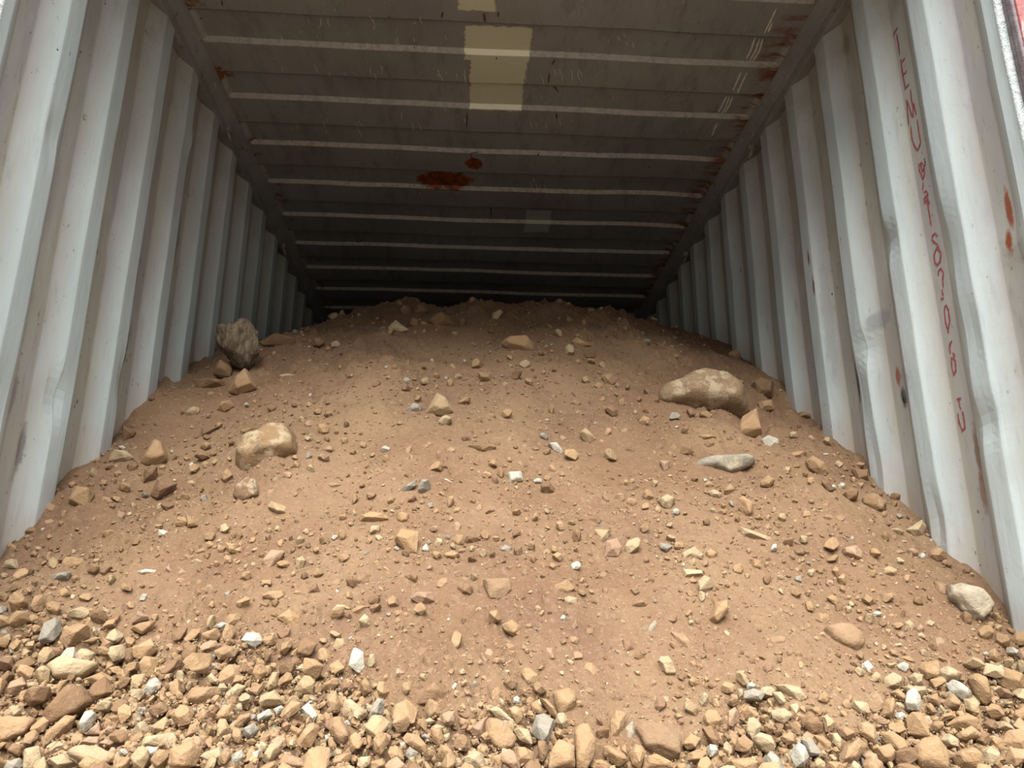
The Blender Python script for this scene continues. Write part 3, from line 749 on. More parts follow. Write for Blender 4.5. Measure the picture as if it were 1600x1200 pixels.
ROCKS = """115,758 147,765 148,773 138,797 105,788|t|K|flat tan slab lying against the foot of the left wall
175,703 200,707 211,717 200,723 167,720|c||pale pitted stone under a tiny white one beside left wall
185,697 191,695 197,699 192,703 186,701|w||tiny white stone sitting above a pale pitted stone by left wall
198,727 205,720 214,721 218,729 212,737 201,737|b||
190,665 213,673 208,682 192,690|b||brown slab standing upright at the foot of the left wall
240,687 253,690 263,707 262,718 247,727 227,728 218,722 230,700|t|K|hunched tan boulder left of the large pale-patched rock
225,732 247,730 245,747 222,758|b||
245,748 278,755 273,765 250,777 245,780 233,773|r|K|reddish brown wedge-shaped rock with a shaded underside
245,788 258,785 258,798 245,797|c||cream triangular stone just below the reddish wedge-shaped rock
290,644 295,637 306,634 313,638 311,646 302,651 292,650|c||pale speckled oval stone in front of the upper left wall end
338,640 342,628 362,626 367,635 350,643|t||
313,668 340,667 330,676 315,684|b||
303,713 317,701 328,715 316,718|b||small dark brown pyramid-shaped stone left of the pale-patched rock
365,715 377,690 420,670 465,665 472,680 472,702 425,720 387,735 367,730|m|K|large ochre rock with pale patches half buried on the left slope
364,775 368,762 388,748 400,752 405,775 377,787|v|K|brown rock rimmed with white and grey crystal veins
418,792 423,783 447,790 450,805 432,803|y||rough yellowish stone right of the white-veined brown rock
295,725 300,722 305,726 302,732 296,731|w||tiny round white pebble among brown flakes on the left slope
374,671 404,668 400,678 378,679|t||
340,512 352,506 370,505 371,496 385,502 395,512 400,532 403,560 392,562 382,575 372,577 357,555 341,540|q|K|upright weathered grey stump-like stone standing by the left wall
332,585 335,568 345,561 358,565 364,580 360,590 345,590|b||knobbly brown rock tucked behind the foot of the upright stump-like stone
354,610 365,590 385,575 399,595 402,608 370,617|o|K|ochre angular block directly below the upright stump-like stone
300,592 322,590 352,596 350,604 310,606|b||
403,532 425,523 450,524 468,535 460,541 410,540|b|K|long arched brown slab on the left crest of the heap
454,518 460,515 467,517 467,525 460,527 454,525|g||
468,517 474,518 475,525 469,526|c||
489,530 505,528 508,536 499,541 489,539|b||
517,536 525,532 534,538 530,542 518,541|c||
604,512 618,500 640,516 625,519|c||pale triangular stone on the crest of the heap
638,500 646,495 655,502 652,513 640,511|b||
622,488 630,477 642,479 644,490 632,494|r||
645,487 650,475 662,473 670,485 663,491 648,491|b||brown lump forming the highest point of the heap's crest
667,501 688,487 701,494 708,507 680,511|b|K|broad dusty brown boulder bedded in the crest of the heap
434,588 450,584 461,586 459,590 437,592|c||
627,597 632,589 641,590 642,597 634,601|g||
634,640 645,630 660,634 658,643 640,646|g||
663,645 682,615 700,622 710,643 690,650|y|K|yellow triangular rock poking out of bare soil mid slope
780,535 790,527 825,526 836,535 835,547 822,551 790,542|t|K|smooth rounded tan boulder just under the crest at centre
745,579 767,582 767,595 751,595|t||trapezoid tan stone with a flat face below the crest
900,527 925,540 902,543 892,532|t||
913,551 920,545 931,549 932,558 915,559|b||
939,588 946,582 958,584 963,594 958,602 946,600|o||ochre rounded stone on the upper right of the bare slope
944,640 955,630 966,640 963,650 957,652|b||
855,692 870,691 880,705 878,709 866,704|w|K|white pointed stone in the middle of the slope
848,708 855,701 862,702 858,710 851,713|b||brown stone tucked beneath the white pointed stone mid slope
730,694 742,695 755,700 777,698 765,706 755,707 742,702|b|K|thin ragged brown ledge left of the white pointed stone
792,738 815,735 818,751 796,757|w|K|squarish chalk white stone at the centre of the slope
833,750 840,747 848,749 847,755 834,755|w||
693,749 697,747 708,756 706,759|w||thin cream sliver lying left of the squarish chalk white stone
627,763 652,750 650,760 630,770|g||
560,806 580,799 605,804 608,812 585,815 562,813|t||
620,803 628,798 639,803 638,815 627,818 620,812|t||
615,842 627,825 655,830 652,865 637,865|t|K|forked tan wedge pointing down the middle left of the slope
706,843 712,835 725,836 725,850 715,854|t||
727,838 740,834 752,843 742,849 727,848|b||
693,865 705,860 720,867 712,873 696,872|t||
780,857 790,851 801,857 797,863 782,862|g||
928,825 957,827 950,842 938,850|y|K|pale yellow angular stone perched on a pinkish one, centre right
947,845 965,839 972,855 967,870 944,870|p|K|pinkish tan stone directly beneath a pale yellow angular one
865,915 887,905 899,920 887,930 866,927|t|K|faceted tan stone with a smaller pale stone at its foot
877,937 888,930 904,936 901,946 885,949|c||small pale stone at the foot of the faceted tan stone
640,935 650,925 677,924 680,938 657,945|p||
798,903 805,899 810,905 806,910|c||
752,905 797,903 800,920 787,935 765,935|T||dusty tan block half buried in soil left of the faceted tan stone
1185,690 1200,680 1217,685 1220,700 1198,704|w|K|rounded cream white stone beside the tan pyramid-shaped rock
1150,673 1160,648 1182,638 1193,678 1180,681 1155,682|t|K|tan pyramid-shaped rock leaning on the large grey-flecked boulder
1032,623 1033,610 1050,598 1088,588 1128,593 1160,610 1182,622 1185,638 1167,643 1143,638 1115,637 1072,628 1042,627|M|K|largest boulder, low and grey-flecked, on the upper right slope
1173,600 1185,590 1210,597 1208,620 1183,622|b|K|square brown block wedged against the right wall near the crest
1183,628 1208,623 1212,640 1188,643|t||
1072,737 1083,723 1117,717 1175,713 1182,722 1142,738 1117,732|G|K|buried rock showing a grey and white crystalline streak
1030,719 1048,720 1044,733 1037,737|p||pinkish triangular stone left of the grey crystalline streak
1090,682 1107,679 1120,683 1110,688 1095,687|t||
1092,645 1105,641 1114,648 1108,653 1095,650|t||
1072,640 1082,638 1088,647 1078,652|r||
1187,752 1200,741 1212,750 1202,762 1190,760|t||
1258,720 1270,710 1293,728 1295,740 1283,745 1263,733|t|K|rounded brown boulder near the middle of the right wall's foot
1232,708 1247,703 1262,707 1255,718 1238,718|t||
1027,780 1042,772 1057,780 1047,796 1035,792|c|K|cream tan stone heading a small trail of gravel, right of centre
1021,795 1027,790 1034,794 1032,802 1023,802|t||
1049,798 1057,794 1064,799 1060,804 1050,804|w||
1065,865 1085,854 1100,865 1095,872 1068,875|c|K|cream wedge above the flat plank-like stone
1030,847 1052,852 1042,862 1032,857|g||
1102,864 1110,857 1122,865 1115,875 1105,873|t||
1065,890 1098,890 1100,899 1067,904|c|K|flat plank-like cream stone resting on two pebbles
1078,907 1084,903 1090,907 1088,912 1080,912|t||left of two pebbles under the flat plank-like stone
1093,907 1099,903 1105,907 1103,912 1095,912|c||right of two pebbles under the flat plank-like stone
1155,822 1175,830 1210,842 1202,850 1160,835|c|K|long two-toned white and brown slab pointing down to the right
1232,845 1243,843 1254,852 1244,853|b||
1240,860 1250,855 1260,862 1256,869 1243,868|b||
1105,769 1115,764 1129,771 1125,777 1112,776|c||
1098,757 1107,751 1117,756 1110,763 1099,762|t||
1347,777 1358,770 1377,778 1388,795 1383,800 1367,798 1350,787|m|K|mottled white and brown stone at the foot of the right wall
1315,858 1338,851 1348,862 1347,872 1338,875 1317,867|p|K|pale pinkish slab on the lower right slope
1308,760 1315,753 1322,757 1320,763 1312,764|w||right of two small white stones by the right wall
1296,761 1302,756 1308,760 1306,764 1298,764|w||left of two small white stones by the right wall
1332,726 1342,721 1352,724 1350,730 1340,732|o||
1330,732 1357,735 1358,750 1340,752|b||
1316,772 1328,762 1343,768 1340,780 1325,782|b||
1415,828 1435,825 1441,812 1449,820 1443,835 1430,837|c|K|bone-like bent cream stone against the right wall
1390,826 1402,825 1414,832 1405,835 1393,830|c||
1416,860 1425,856 1436,863 1430,870 1418,867|p||
1435,868 1441,862 1448,868 1446,876 1438,875|w||
1452,860 1465,853 1480,863 1478,875 1465,879 1450,872|o|K|smooth rounded ochre boulder against the lower right wall
1376,890 1390,884 1403,890 1398,899 1380,898|y||
1483,913 1505,915 1530,925 1550,943 1552,950 1535,970 1520,967 1507,958 1493,943 1482,935|W|K|large white crusted slab against the lower right wall
1458,908 1482,912 1480,935 1465,930|T||dusty brown stone touching the left side of the large white slab
1503,890 1512,886 1519,890 1517,898 1506,897|b||
1543,1018 1555,1011 1563,1022 1558,1035 1546,1030|t||
1588,1020 1598,1015 1612,1020 1612,1040 1594,1032|p||pinkish stone cut by the right edge of the picture
1286,982 1305,975 1340,980 1352,995 1350,1010 1340,1017 1317,1010 1300,1000|T|K|tan boulder with a dark undercut, bedded in the lower right soil
1412,973 1420,968 1430,977 1425,987 1414,983|c||
1430,980 1438,974 1445,983 1440,991 1431,988|p||
1445,972 1452,968 1461,973 1456,980 1446,978|c||
1431,992 1440,988 1447,994 1442,999 1433,997|c||
1361,959 1370,954 1379,958 1375,963 1363,964|w||
1406,1026 1420,1025 1431,1034 1426,1037 1410,1031|t||
1419,1057 1428,1051 1442,1056 1442,1070 1431,1074|c|K|squarish cream stone on the lower right, clear of its neighbours
1463,1048 1477,1040 1490,1045 1505,1052 1497,1063 1473,1067|c|K|two-humped cream stone touching the bright white block
1477,1070 1487,1061 1500,1067 1519,1082 1517,1093 1505,1095 1483,1082|w|K|bright white oblong block on the lower right
1510,1058 1525,1050 1542,1060 1550,1075 1552,1097 1538,1102 1523,1087|t|K|flat tan stone right of the bright white block
1473,1097 1488,1083 1502,1097 1500,1107 1477,1108|o|K|ochre five-sided stone below the bright white block
1448,1087 1463,1083 1472,1097 1467,1105 1450,1095|o||
1467,1120 1492,1111 1494,1122 1467,1128|t||
1477,1133 1492,1122 1517,1118 1533,1127 1535,1142 1500,1140|t||
1492,1147 1517,1135 1532,1142 1535,1150 1508,1158 1497,1155|t|K|loaf-shaped tan stone near the bottom right
1425,1173 1443,1155 1463,1153 1477,1167 1483,1183 1482,1205 1438,1205 1428,1187|t|K|big rounded tan boulder at the bottom right edge of the picture
1485,1180 1503,1168 1523,1168 1537,1183 1538,1205 1497,1200|t|K|tan boulder cut by the picture's bottom, right of the big rounded one
1372,1145 1392,1142 1422,1158 1420,1177 1405,1183 1383,1162|t|K|broad tan stone overlapping a rounder one near the bottom right
1363,1170 1392,1160 1405,1180 1392,1193 1378,1190|t||
1210,1070 1228,1067 1252,1077 1262,1093 1248,1098 1233,1090 1222,1080|c|K|long cream wedge at the top of the lower right heap
1205,1082 1220,1082 1232,1095 1228,1103 1218,1100|c||
1162,1080 1177,1076 1197,1083 1190,1095 1163,1092|g|K|flat mauve grey stone left of the long cream wedge
1166,1071 1174,1065 1183,1071 1180,1076 1167,1077|w||
1151,1077 1161,1075 1162,1088 1155,1090|c||
1203,1110 1225,1105 1240,1117 1225,1132 1207,1122|c|K|rough broken cream stone below the long cream wedge
1232,1103 1247,1098 1250,1108 1245,1120 1238,1115|c||
1250,1123 1267,1117 1288,1133 1287,1143 1270,1147 1252,1133|b|K|brown faceted stone right of the rough broken cream one
1283,1118 1293,1117 1308,1130 1300,1142 1290,1145|y||
1307,1137 1317,1133 1337,1142 1338,1150 1323,1157 1313,1150|o||
1338,1132 1350,1127 1367,1135 1372,1147 1368,1165 1357,1158 1343,1148|o|K|tall ochre stone with a dark right side near the bottom right
1318,1167 1343,1152 1358,1163 1338,1192 1313,1197 1310,1182|o|K|large slanting ochre boulder between white egg and broad tan stone
1238,1167 1248,1158 1260,1167 1265,1183 1257,1198 1243,1199 1235,1183|w|K|smooth white egg-shaped stone near the bottom
1250,1153 1270,1155 1287,1180 1265,1182|g||pale grey stone leaning behind the white egg-shaped one
1270,1148 1287,1149 1300,1160 1298,1170 1290,1173 1280,1160|o||
1298,1147 1308,1145 1318,1157 1313,1172 1303,1163|c||
1218,1153 1233,1142 1245,1147 1243,1162 1233,1164 1222,1158|o||
1345,1178 1357,1172 1370,1180 1378,1198 1357,1192|p||
1352,1088 1367,1078 1380,1088 1385,1107 1367,1112 1355,1102|T|K|round dusty stone sunk in soil, lower right
1382,1093 1397,1090 1402,1103 1392,1123 1377,1117|t||
1390,1082 1403,1076 1420,1090 1413,1097|t||
1405,1073 1425,1078 1447,1073 1450,1082 1440,1088 1423,1087|c||
862,1080 890,1072 900,1083 902,1098 892,1115 875,1124 867,1103|t|K|upright tan boulder at the upper edge of the central heap
837,1118 850,1113 867,1123 868,1130 857,1162 847,1162 828,1143|g|K|pale grey pitted block with a dark notch, bottom centre
857,1182 872,1157 898,1167 898,1200 857,1205|t|K|cube-like tan boulder at the bottom centre
897,1145 908,1132 920,1132 930,1158 928,1183 917,1203 900,1205|t|K|tall tan boulder right of the cube-like one, bottom centre
942,1165 953,1162 977,1177 982,1190 967,1198 943,1180|t|K|diamond-shaped tan stone at the bottom, right of centre
982,1177 992,1162 1003,1165 1010,1177 1000,1203 988,1195|t||
992,1140 1005,1132 1040,1130 1065,1150 1063,1180 1055,1188 1030,1180 1013,1175|T|K|huge dusty tan slab half buried at the bottom, right of centre
953,1127 960,1110 980,1112 975,1133 965,1155 955,1150|t|K|pointed tan rock jutting down, left of the huge dusty slab
977,1137 990,1120 993,1150 987,1162 973,1157|G||grey brown wedge squeezed beside the huge dusty slab
1005,1183 1025,1177 1055,1195 1058,1206 1003,1206|t||
803,1167 820,1168 836,1173 835,1197 805,1198|t||square brown stone left of the dark gap at bottom centre
829,1100 838,1093 848,1110 845,1116 832,1112|o||
842,1090 855,1093 872,1113 872,1123 860,1115|t||
647,1080 660,1083 680,1067 693,1067 702,1083 693,1100 670,1099 648,1100|b|K|brown rock with a hollow overhang, just above the central heap
702,1077 710,1064 723,1073 727,1085 710,1089|w|K|white and grey speckled stone beside the brown overhanging rock
757,1133 765,1120 790,1132 807,1155 800,1168 782,1177 760,1155|o|K|big smooth ochre boulder at the bottom centre left
763,1107 777,1101 787,1110 808,1133 803,1138 780,1123|c||
790,1108 805,1101 817,1110 817,1123 808,1132 797,1120|o||
732,1140 747,1127 763,1118 757,1157 742,1153|p||pinkish faceted stone on the left flank of the big smooth ochre boulder
628,1153 635,1145 653,1148 670,1168 668,1182 655,1175 633,1162|o|K|long ochre stone lying on a small grey cube
632,1180 640,1165 655,1175 642,1190|g||small grey cube under the end of a long ochre stone
723,1185 742,1170 755,1177 760,1203 730,1200|c||
763,1183 793,1175 800,1185 793,1195 767,1197|t||
715,1112 733,1103 752,1110 748,1120 727,1119|t||
695,1113 707,1103 715,1112 712,1120 697,1120|o||
715,1120 732,1123 737,1132 727,1140 717,1135|o||
780,1065 787,1059 795,1064 793,1071 783,1071|w||
794,1067 800,1063 807,1067 804,1073 796,1073|p||
800,1091 808,1087 813,1092 811,1099 802,1099|w||
730,1087 752,1083 750,1100 737,1098|T||
672,1137 690,1138 695,1157 688,1167 675,1157|t||
658,1128 673,1121 682,1128 665,1135|c||
507,1097 517,1087 525,1077 533,1100 530,1113 520,1115|o||upper of two ochre stones stacked like a pear, lower left
513,1137 520,1117 532,1117 543,1133 547,1157 533,1166 523,1158|o|K|lower, larger of two stones stacked like a pear, lower left
534,1107 537,1095 547,1091 575,1112 573,1120 557,1132 545,1128 535,1115|c|K|large creamy white block right of the pear-like pair
467,1108 482,1095 490,1107 497,1118 490,1130 477,1120|w|K|pale grey-white cube left of the pear-like pair
403,1098 407,1085 430,1079 445,1092 447,1100 425,1098 407,1103|y|K|bean-shaped yellow tan stone above two white stones, lower left
401,1118 423,1108 427,1118 403,1128|w||left of two white stones below the bean-shaped one
427,1107 440,1102 445,1107 432,1117|w||right of two white stones below the bean-shaped one
407,1185 425,1155 443,1158 444,1167 420,1198|y|K|long finger-like yellow stone slanting at the bottom left
403,1153 428,1137 431,1147 410,1168|o||
415,1073 425,1048 437,1048 433,1072 418,1080|y|K|upright oblong yellow stone above the bean-shaped one
530,1067 553,1066 550,1080 533,1082|r||
448,1100 457,1087 470,1095 467,1108 452,1108|b||
515,1197 523,1180 550,1175 547,1188 533,1202|t||
425,1200 445,1177 477,1185 483,1203|T||smooth sandy rock cut by the bottom edge beside the finger-like stone
445,1138 455,1132 477,1143 470,1153 463,1153|o||
557,1195 562,1183 580,1180 578,1195 565,1203|c||
578,1190 600,1185 608,1200 580,1205|o||
462,1045 472,1037 478,1042 475,1050|c||
573,1040 577,1022 585,1022 586,1036 580,1043|c||upright cream oval pebble alone on soil above the heap
290,1085 300,1075 342,1073 348,1083 323,1098 308,1102 292,1097|o|K|brick-like ochre block with a pale chip, lower left
263,1117 285,1102 300,1103 305,1115 298,1133 283,1137 272,1128|o|K|large faceted ochre boulder below the brick-like block
234,1135 258,1118 269,1128 258,1145 238,1145|y||
303,1120 322,1103 332,1112 318,1133|o||
330,1127 347,1103 367,1100 363,1120 350,1127|t||
337,1135 343,1123 353,1123 363,1143 340,1158|y||
288,1157 297,1132 313,1130 315,1143 300,1152|o||
292,1158 303,1148 317,1152 322,1167 308,1178 293,1172|p||
217,1170 223,1152 273,1144 278,1155 273,1168 233,1167|c|K|upper of two long cream slabs lying together, bottom left
208,1183 230,1168 267,1170 280,1173 263,1183 217,1192|w|K|lower, whiter of two long slabs lying together, bottom left
308,1185 320,1175 347,1168 353,1185 333,1197|c|K|broad cream stone at the bottom, left of a round grey one
355,1183 365,1175 380,1172 388,1185 370,1198 358,1197|g||round grey stone at the bottom right of the broad cream stone
390,1177 408,1170 403,1187 393,1187|w||
375,1142 397,1128 405,1138 392,1155 380,1150|g||
365,1133 373,1118 392,1113 392,1123 372,1138|o||
372,1100 372,1090 383,1082 395,1090 393,1097 377,1102|c||
310,1040 320,1033 338,1037 340,1043 330,1050|w||
323,1058 330,1050 343,1063 340,1070 327,1067|c||
333,1018 353,1006 375,1013 367,1027 342,1032|o||ochre stone touching the lower left of a white-topped one
376,1000 385,988 408,990 412,1003 397,1013|w|K|white-topped stone at the upper edge of the left heap
265,1075 273,1060 282,1063 283,1088 270,1088|t||
360,1072 367,1055 393,1057 380,1068|t||
348,1098 353,1083 372,1068 385,1073 367,1093|c||
390,1080 395,1065 415,1072 402,1088|o||
71,1040 87,1032 103,1025 117,1033 157,1040 120,1063 98,1062 85,1060|c|K|wide pale slab with pointed ends in the left heap
127,1062 160,1050 182,1062 180,1068 157,1075|t||
180,1053 193,1045 203,1048 200,1063 190,1069|t||
64,1120 100,1080 113,1073 138,1082 148,1098 120,1118 78,1137|b|K|big brown slab tilted down to the left in the left heap
63,1160 73,1145 103,1117 120,1120 110,1138 67,1170|t|K|narrow tan slab leaning under the big brown tilted slab
122,1132 133,1113 143,1108 153,1115 142,1138 130,1143|w|K|white oval stone right of the big brown tilted slab
-10,1125 20,1122 57,1124 40,1148 -5,1165|t|K|wide tan block with a shaded hollow at the left edge
8,1113 17,1102 37,1102 40,1113 22,1123|c||cream stone resting on the wide block at the left edge
8,1083 15,1068 35,1057 47,1073 32,1085 13,1090|p|K|peaked pinkish stone near the left edge
50,1085 60,1075 80,1073 87,1083 73,1090|t||
15,1093 28,1087 48,1090 33,1097|b||
-8,1028 20,1023 20,1043 8,1047 -8,1043|r||
37,1168 63,1165 67,1203 35,1205|c||
70,1192 103,1175 123,1197 90,1206|c||
103,1177 117,1168 150,1168 185,1183 182,1193 150,1202 127,1190|c|K|long pale beam-like stone along the bottom left edge
68,1180 93,1157 110,1167 100,1177|c||
125,1163 138,1152 162,1152 155,1167|p||
152,1165 167,1152 180,1160 173,1168|p||
180,1187 188,1167 205,1173 200,1188|t||
82,1080 93,1063 107,1062 100,1075 90,1087|t||
200,1167 202,1152 223,1142 228,1152 208,1172|t||
157,1150 170,1132 182,1138 173,1150|p||
132,1148 158,1127 157,1148|p||
10,1175 20,1160 40,1167 30,1183|b||
93,883 102,868 143,875 122,890 103,890|t|K|tan slab with a shadowed lower edge, left middle of the slope
78,900 93,894 113,894 107,905 83,908|g||
87,925 100,917 110,922 112,930 95,937|t||
213,893 228,889 245,890 242,895 220,898|w|K|thin white sliver lying alone on the left soil
91,997 100,982 123,970 142,982 140,995 117,1003 103,1012|o|K|lumpy ochre boulder in the upper part of the left heap
38,990 53,983 73,985 50,998|o||
202,983 217,973 245,967 238,982 222,992|t|K|clam-shaped tan stone under a pointed one, upper left heap
204,975 215,952 233,963 230,968|p||
155,985 167,970 182,965 180,978|t||
157,1017 160,995 177,1005 170,1017|t||
128,1003 150,995 157,997 145,1005|t||
32,1000 47,997 48,1005 35,1010|t||
58,968 83,962 82,978 63,982|b||
72,1010 97,1012 100,1022 83,1028|b||
160,888 177,885 163,903 152,898|b||
247,828 255,827 265,832 258,839 247,837|w||
408,932 417,923 448,923 450,937 432,944|o|K|disc-like tan stone with a shaded front, left of centre
431,965 452,950 471,965 460,985|t|K|angular tan stone below the disc-like one
408,880 423,858 447,860 438,875 417,893|p|K|diagonal pale pinkish slab among fine gravel, left of centre
352,847 370,850 370,865 358,863|t||
303,862 323,853 325,865 307,867|t||
258,888 265,881 272,896 264,895|p||
276,898 283,886 293,895 280,902|p||
297,878 308,872 317,878 307,885|c||
350,927 365,922 357,933 351,932|g||
332,980 347,972 357,975 345,982|w||
290,805 305,810 310,822 293,825|t||
157,832 175,827 185,832 167,842|t||
515,957 525,943 544,945 535,960|c||
547,957 555,945 580,947 560,962|t||
575,935 585,927 595,935 590,945 577,943|b||
783,975 800,968 815,978 813,990 803,995 788,985|t|K|lone tan rock with a dark underside in the lower centre soil
1047,987 1070,990 1087,1010 1078,1021 1060,1007|T|K|tan rock tip emerging from soil right of centre
1007,995 1012,980 1025,965 1027,975 1020,992|G||slim grey streaked stone flush with the soil right of centre
1022,1088 1045,1088 1048,1102 1021,1101|Y||pale yellow square stone set flush in the soil near the bottom
885,1030 893,1031 898,1037 893,1043 886,1037|y||"""
recs = []
for ln in ROCKS.strip().splitlines():
    ps, code, kf, lb = ln.split('|')
    poly = [tuple(float(v) for v in p.split(',')) for p in ps.split()]
    recs.append([poly, code, kf == 'K', lb])
def cen(poly):
    a = np.array(poly); return a.mean(0)
# short names of the landmark stones, then a label for every stone that has none yet
def short(lb):
    s_ = re.split(r',| (?:with|near|by|beside|right of|left of|at|on|in|under|below|lying|leaning|just|poking|touching|tucked|cut|wedged|against|directly|resting|stacked|perched|heading|between|clear|jutting|half|among|bedded|emerging|above|bottom|forming|sunk|pointing)\b', lb)[0]
    return s_.strip()
marks = [(cen(r[0]), short(r[3])) for r in recs if r[2]]
names = [m[1] for m in marks]; marks = [m for m in marks if names.count(m[1]) == 1 and 3 <= len(m[1].split()) <= 6]
def dir_word(dx, dy):
    a = math.degrees(math.atan2(-dy, dx)) % 360
    return ['right of', 'above and right of', 'above', 'above and left of', 'left of', 'below and left of', 'below', 'below and right of'][int((a+22.5)//45) % 8]
def shape_word(poly):
    P = np.array(poly); P = P-P.mean(0); u_, s_, _v = np.linalg.svd(P); k = s_[0]/max(s_[1], 1e-6)
    if k > 2.6: return 'slab-like'
    if k > 1.7: return 'oblong'
    return {3: 'three-cornered', 4: 'blocky', 5: 'angular', 6: 'rounded', 7: 'rounded'}.get(len(poly), 'lumpy')
used = {r[3] for r in recs if r[3]}
def auto_label(c0, tone, sz, shp, strict=True):
    order = sorted(marks, key=lambda m: np.hypot(*(m[0]-c0))); first = None
    for m in order[:5]:
        d_ = c0-m[0]; dist_ = np.hypot(*d_)
        if first is not None and dist_ > 220: break
        for lead in ('just ' if dist_ < 45 else '', 'a little '):
            for sh in ('', shp+' '):
                cand = f"{sz}{tone} {sh}stone {lead}{dir_word(*d_)} the {m[1]}"
                first = first or cand
                if cand not in used and len(cand.split()) <= 16: used.add(cand); return cand
    cand = f"{sz}{tone} stone between the {order[0][1]} and the {order[1][1]}"
    if (strict or cand not in used) and len(cand.split()) <= 16: used.add(cand); return cand
    return first
for r in recs:
    if r[3]: continue
    c0 = cen(r[0]); order = sorted(marks, key=lambda m: np.hypot(*(m[0]-c0)))
    ex = r[0]; area = (max(p[0] for p in ex)-min(p[0] for p in ex))*(max(p[1] for p in ex)-min(p[1] for p in ex))
    sz = 'small ' if area < 330 else ''
    done_ = False
    for m in order[:4]:
        d_ = c0-m[0]; dist_ = np.hypot(*d_)
        for lead in ('just ' if dist_ < 45 else '', 'a little '):
            for sh in ('', shape_word(ex)+' '):
                cand = f"{sz}{CW[r[1]]} {sh}stone {lead}{dir_word(*d_)} the {m[1]}"
                if cand not in used and len(cand.split()) <= 16:
                    done_ = True; break
            if done_: break
        if done_: break
    if not done_:
        cand = f"{sz}{CW[r[1]]} stone between the {order[0][1]} and the {order[1][1]}"
    r[3] = cand; used.add(cand)

for i, (poly, code, kf, lb) in enumerate(recs):
    me, C, size, (cx, cy, A) = hero(poly, code, 100+i, False)
    o = add('rock', me); o.location = C
    c_ = np.array(lin(PAL[code])[:3])*(1+rng.uniform(-.10, .08)); o.color = (*np.clip(c_, 0, 1), MOT.get(code, 1.0))
    o['label'] = lb; o['category'] = 'rock'
    mask_poly([(p[0], p[1]) for p in poly])

# ------------------------------------------------------------------ smaller stones, gravel and grit too many to pick out singly
TRAILS = [([(985, 770), (1030, 800), (1040, 850), (1080, 880), (1100, 920), (1120, 965)], 20, 1.0), ([(1130, 780), (1190, 810), (1240, 870), (1290, 900), (1340, 950), (1400, 985)], 22, 1.0),
          ([(560, 815), (640, 790), (700, 800)], 22, .6), ([(600, 850), (690, 860), (760, 850), (860, 870), (900, 880)], 22, .8), ([(760, 750), (880, 750)], 14, .6), ([(340, 850), (420, 870), (520, 860)], 26, .8), ([(520, 820), (560, 800)], 14, .5),
          ([(440, 960), (520, 980), (580, 930), (640, 960)], 20, .5), ([(300, 770), (260, 800), (190, 790)], 26, .5), ([(160, 730), (200, 750), (330, 720), (360, 690)], 22, .6), ([(60, 880), (160, 900), (60, 940), (10, 930)], 30, .7),
          ([(620, 600), (700, 590), (770, 600), (860, 590)], 18, .5), ([(560, 515), (700, 510), (780, 550), (900, 555)], 16, .4), ([(480, 690), (600, 700), (560, 760)], 20, .4), ([(1060, 760), (1120, 760)], 14, .6), ([(1220, 770), (1260, 790)], 16, .6),
          ([(1200, 900), (1290, 960)], 14, .4), ([(1380, 1000), (1400, 1060), (1340, 1040)], 22, .8), ([(1080, 1060), (1150, 1110), (1110, 1150)], 30, 1.0), ([(1300, 840), (1340, 880), (1420, 900)], 18, .5), ([(1250, 730), (1330, 740), (1400, 820)], 20, .6),
          ([(1540, 980), (1590, 1010), (1590, 1100)], 26, .9), ([(820, 800), (900, 830), (870, 870)], 18, .4), ([(930, 580), (1000, 640), (1060, 660)], 20, .4), ([(400, 640), (480, 640), (520, 660)], 18, .5), ([(960, 500), (1040, 540), (1080, 560)], 16, .4)]
segs = []
for pts, wd, k in TRAILS:
    for a, b in zip(pts[:-1], pts[1:]): segs.append((np.array(a, float), np.array(b, float), wd, k))
def density(px, py):
    """0..1 stone cover at a spot of the slope"""
    d0 = np.where(py > heap_zone(px), 1.0, .0)
    d1 = np.zeros_like(px)
    for a, b, wd, k in segs:
        ab = b-a; t = np.clip(((px-a[0])*ab[0]+(py-a[1])*ab[1])/(ab@ab), 0, 1)
        dd = np.hypot(px-a[0]-t*ab[0], py-a[1]-t*ab[1]); d1 = np.maximum(d1, k*np.exp(-(dd/wd)**2))
    near = np.clip(1-(heap_zone(px)-py)/60, 0, 1)*.45
    return np.clip(np.maximum(np.maximum(d0, d1*.9), near)+.02+.12*np.clip(vnoise(px/60, py/45, 77)*3-.3, 0, 1), 0, 1)
COLS = np.array([lin(PAL[k])[:3] for k, m in (('t', 21), ('o', 8), ('y', 7), ('b', 9), ('c', 5), ('p', 2), ('r', 2), ('w', 1), ('g', 1)) for _i in range(m)])
def sample(n):
    y = 1.22*np.exp(rng.uniform(0, math.log(4.1/1.22), n)); x = rng.uniform(XL-.02, XR+.02, n)
    x = np.where(y < YF+.04, x*1.15, x)
    return x, y
REFX, REFY = project(np.array([[.1, 2.2, CZ+.4]]))
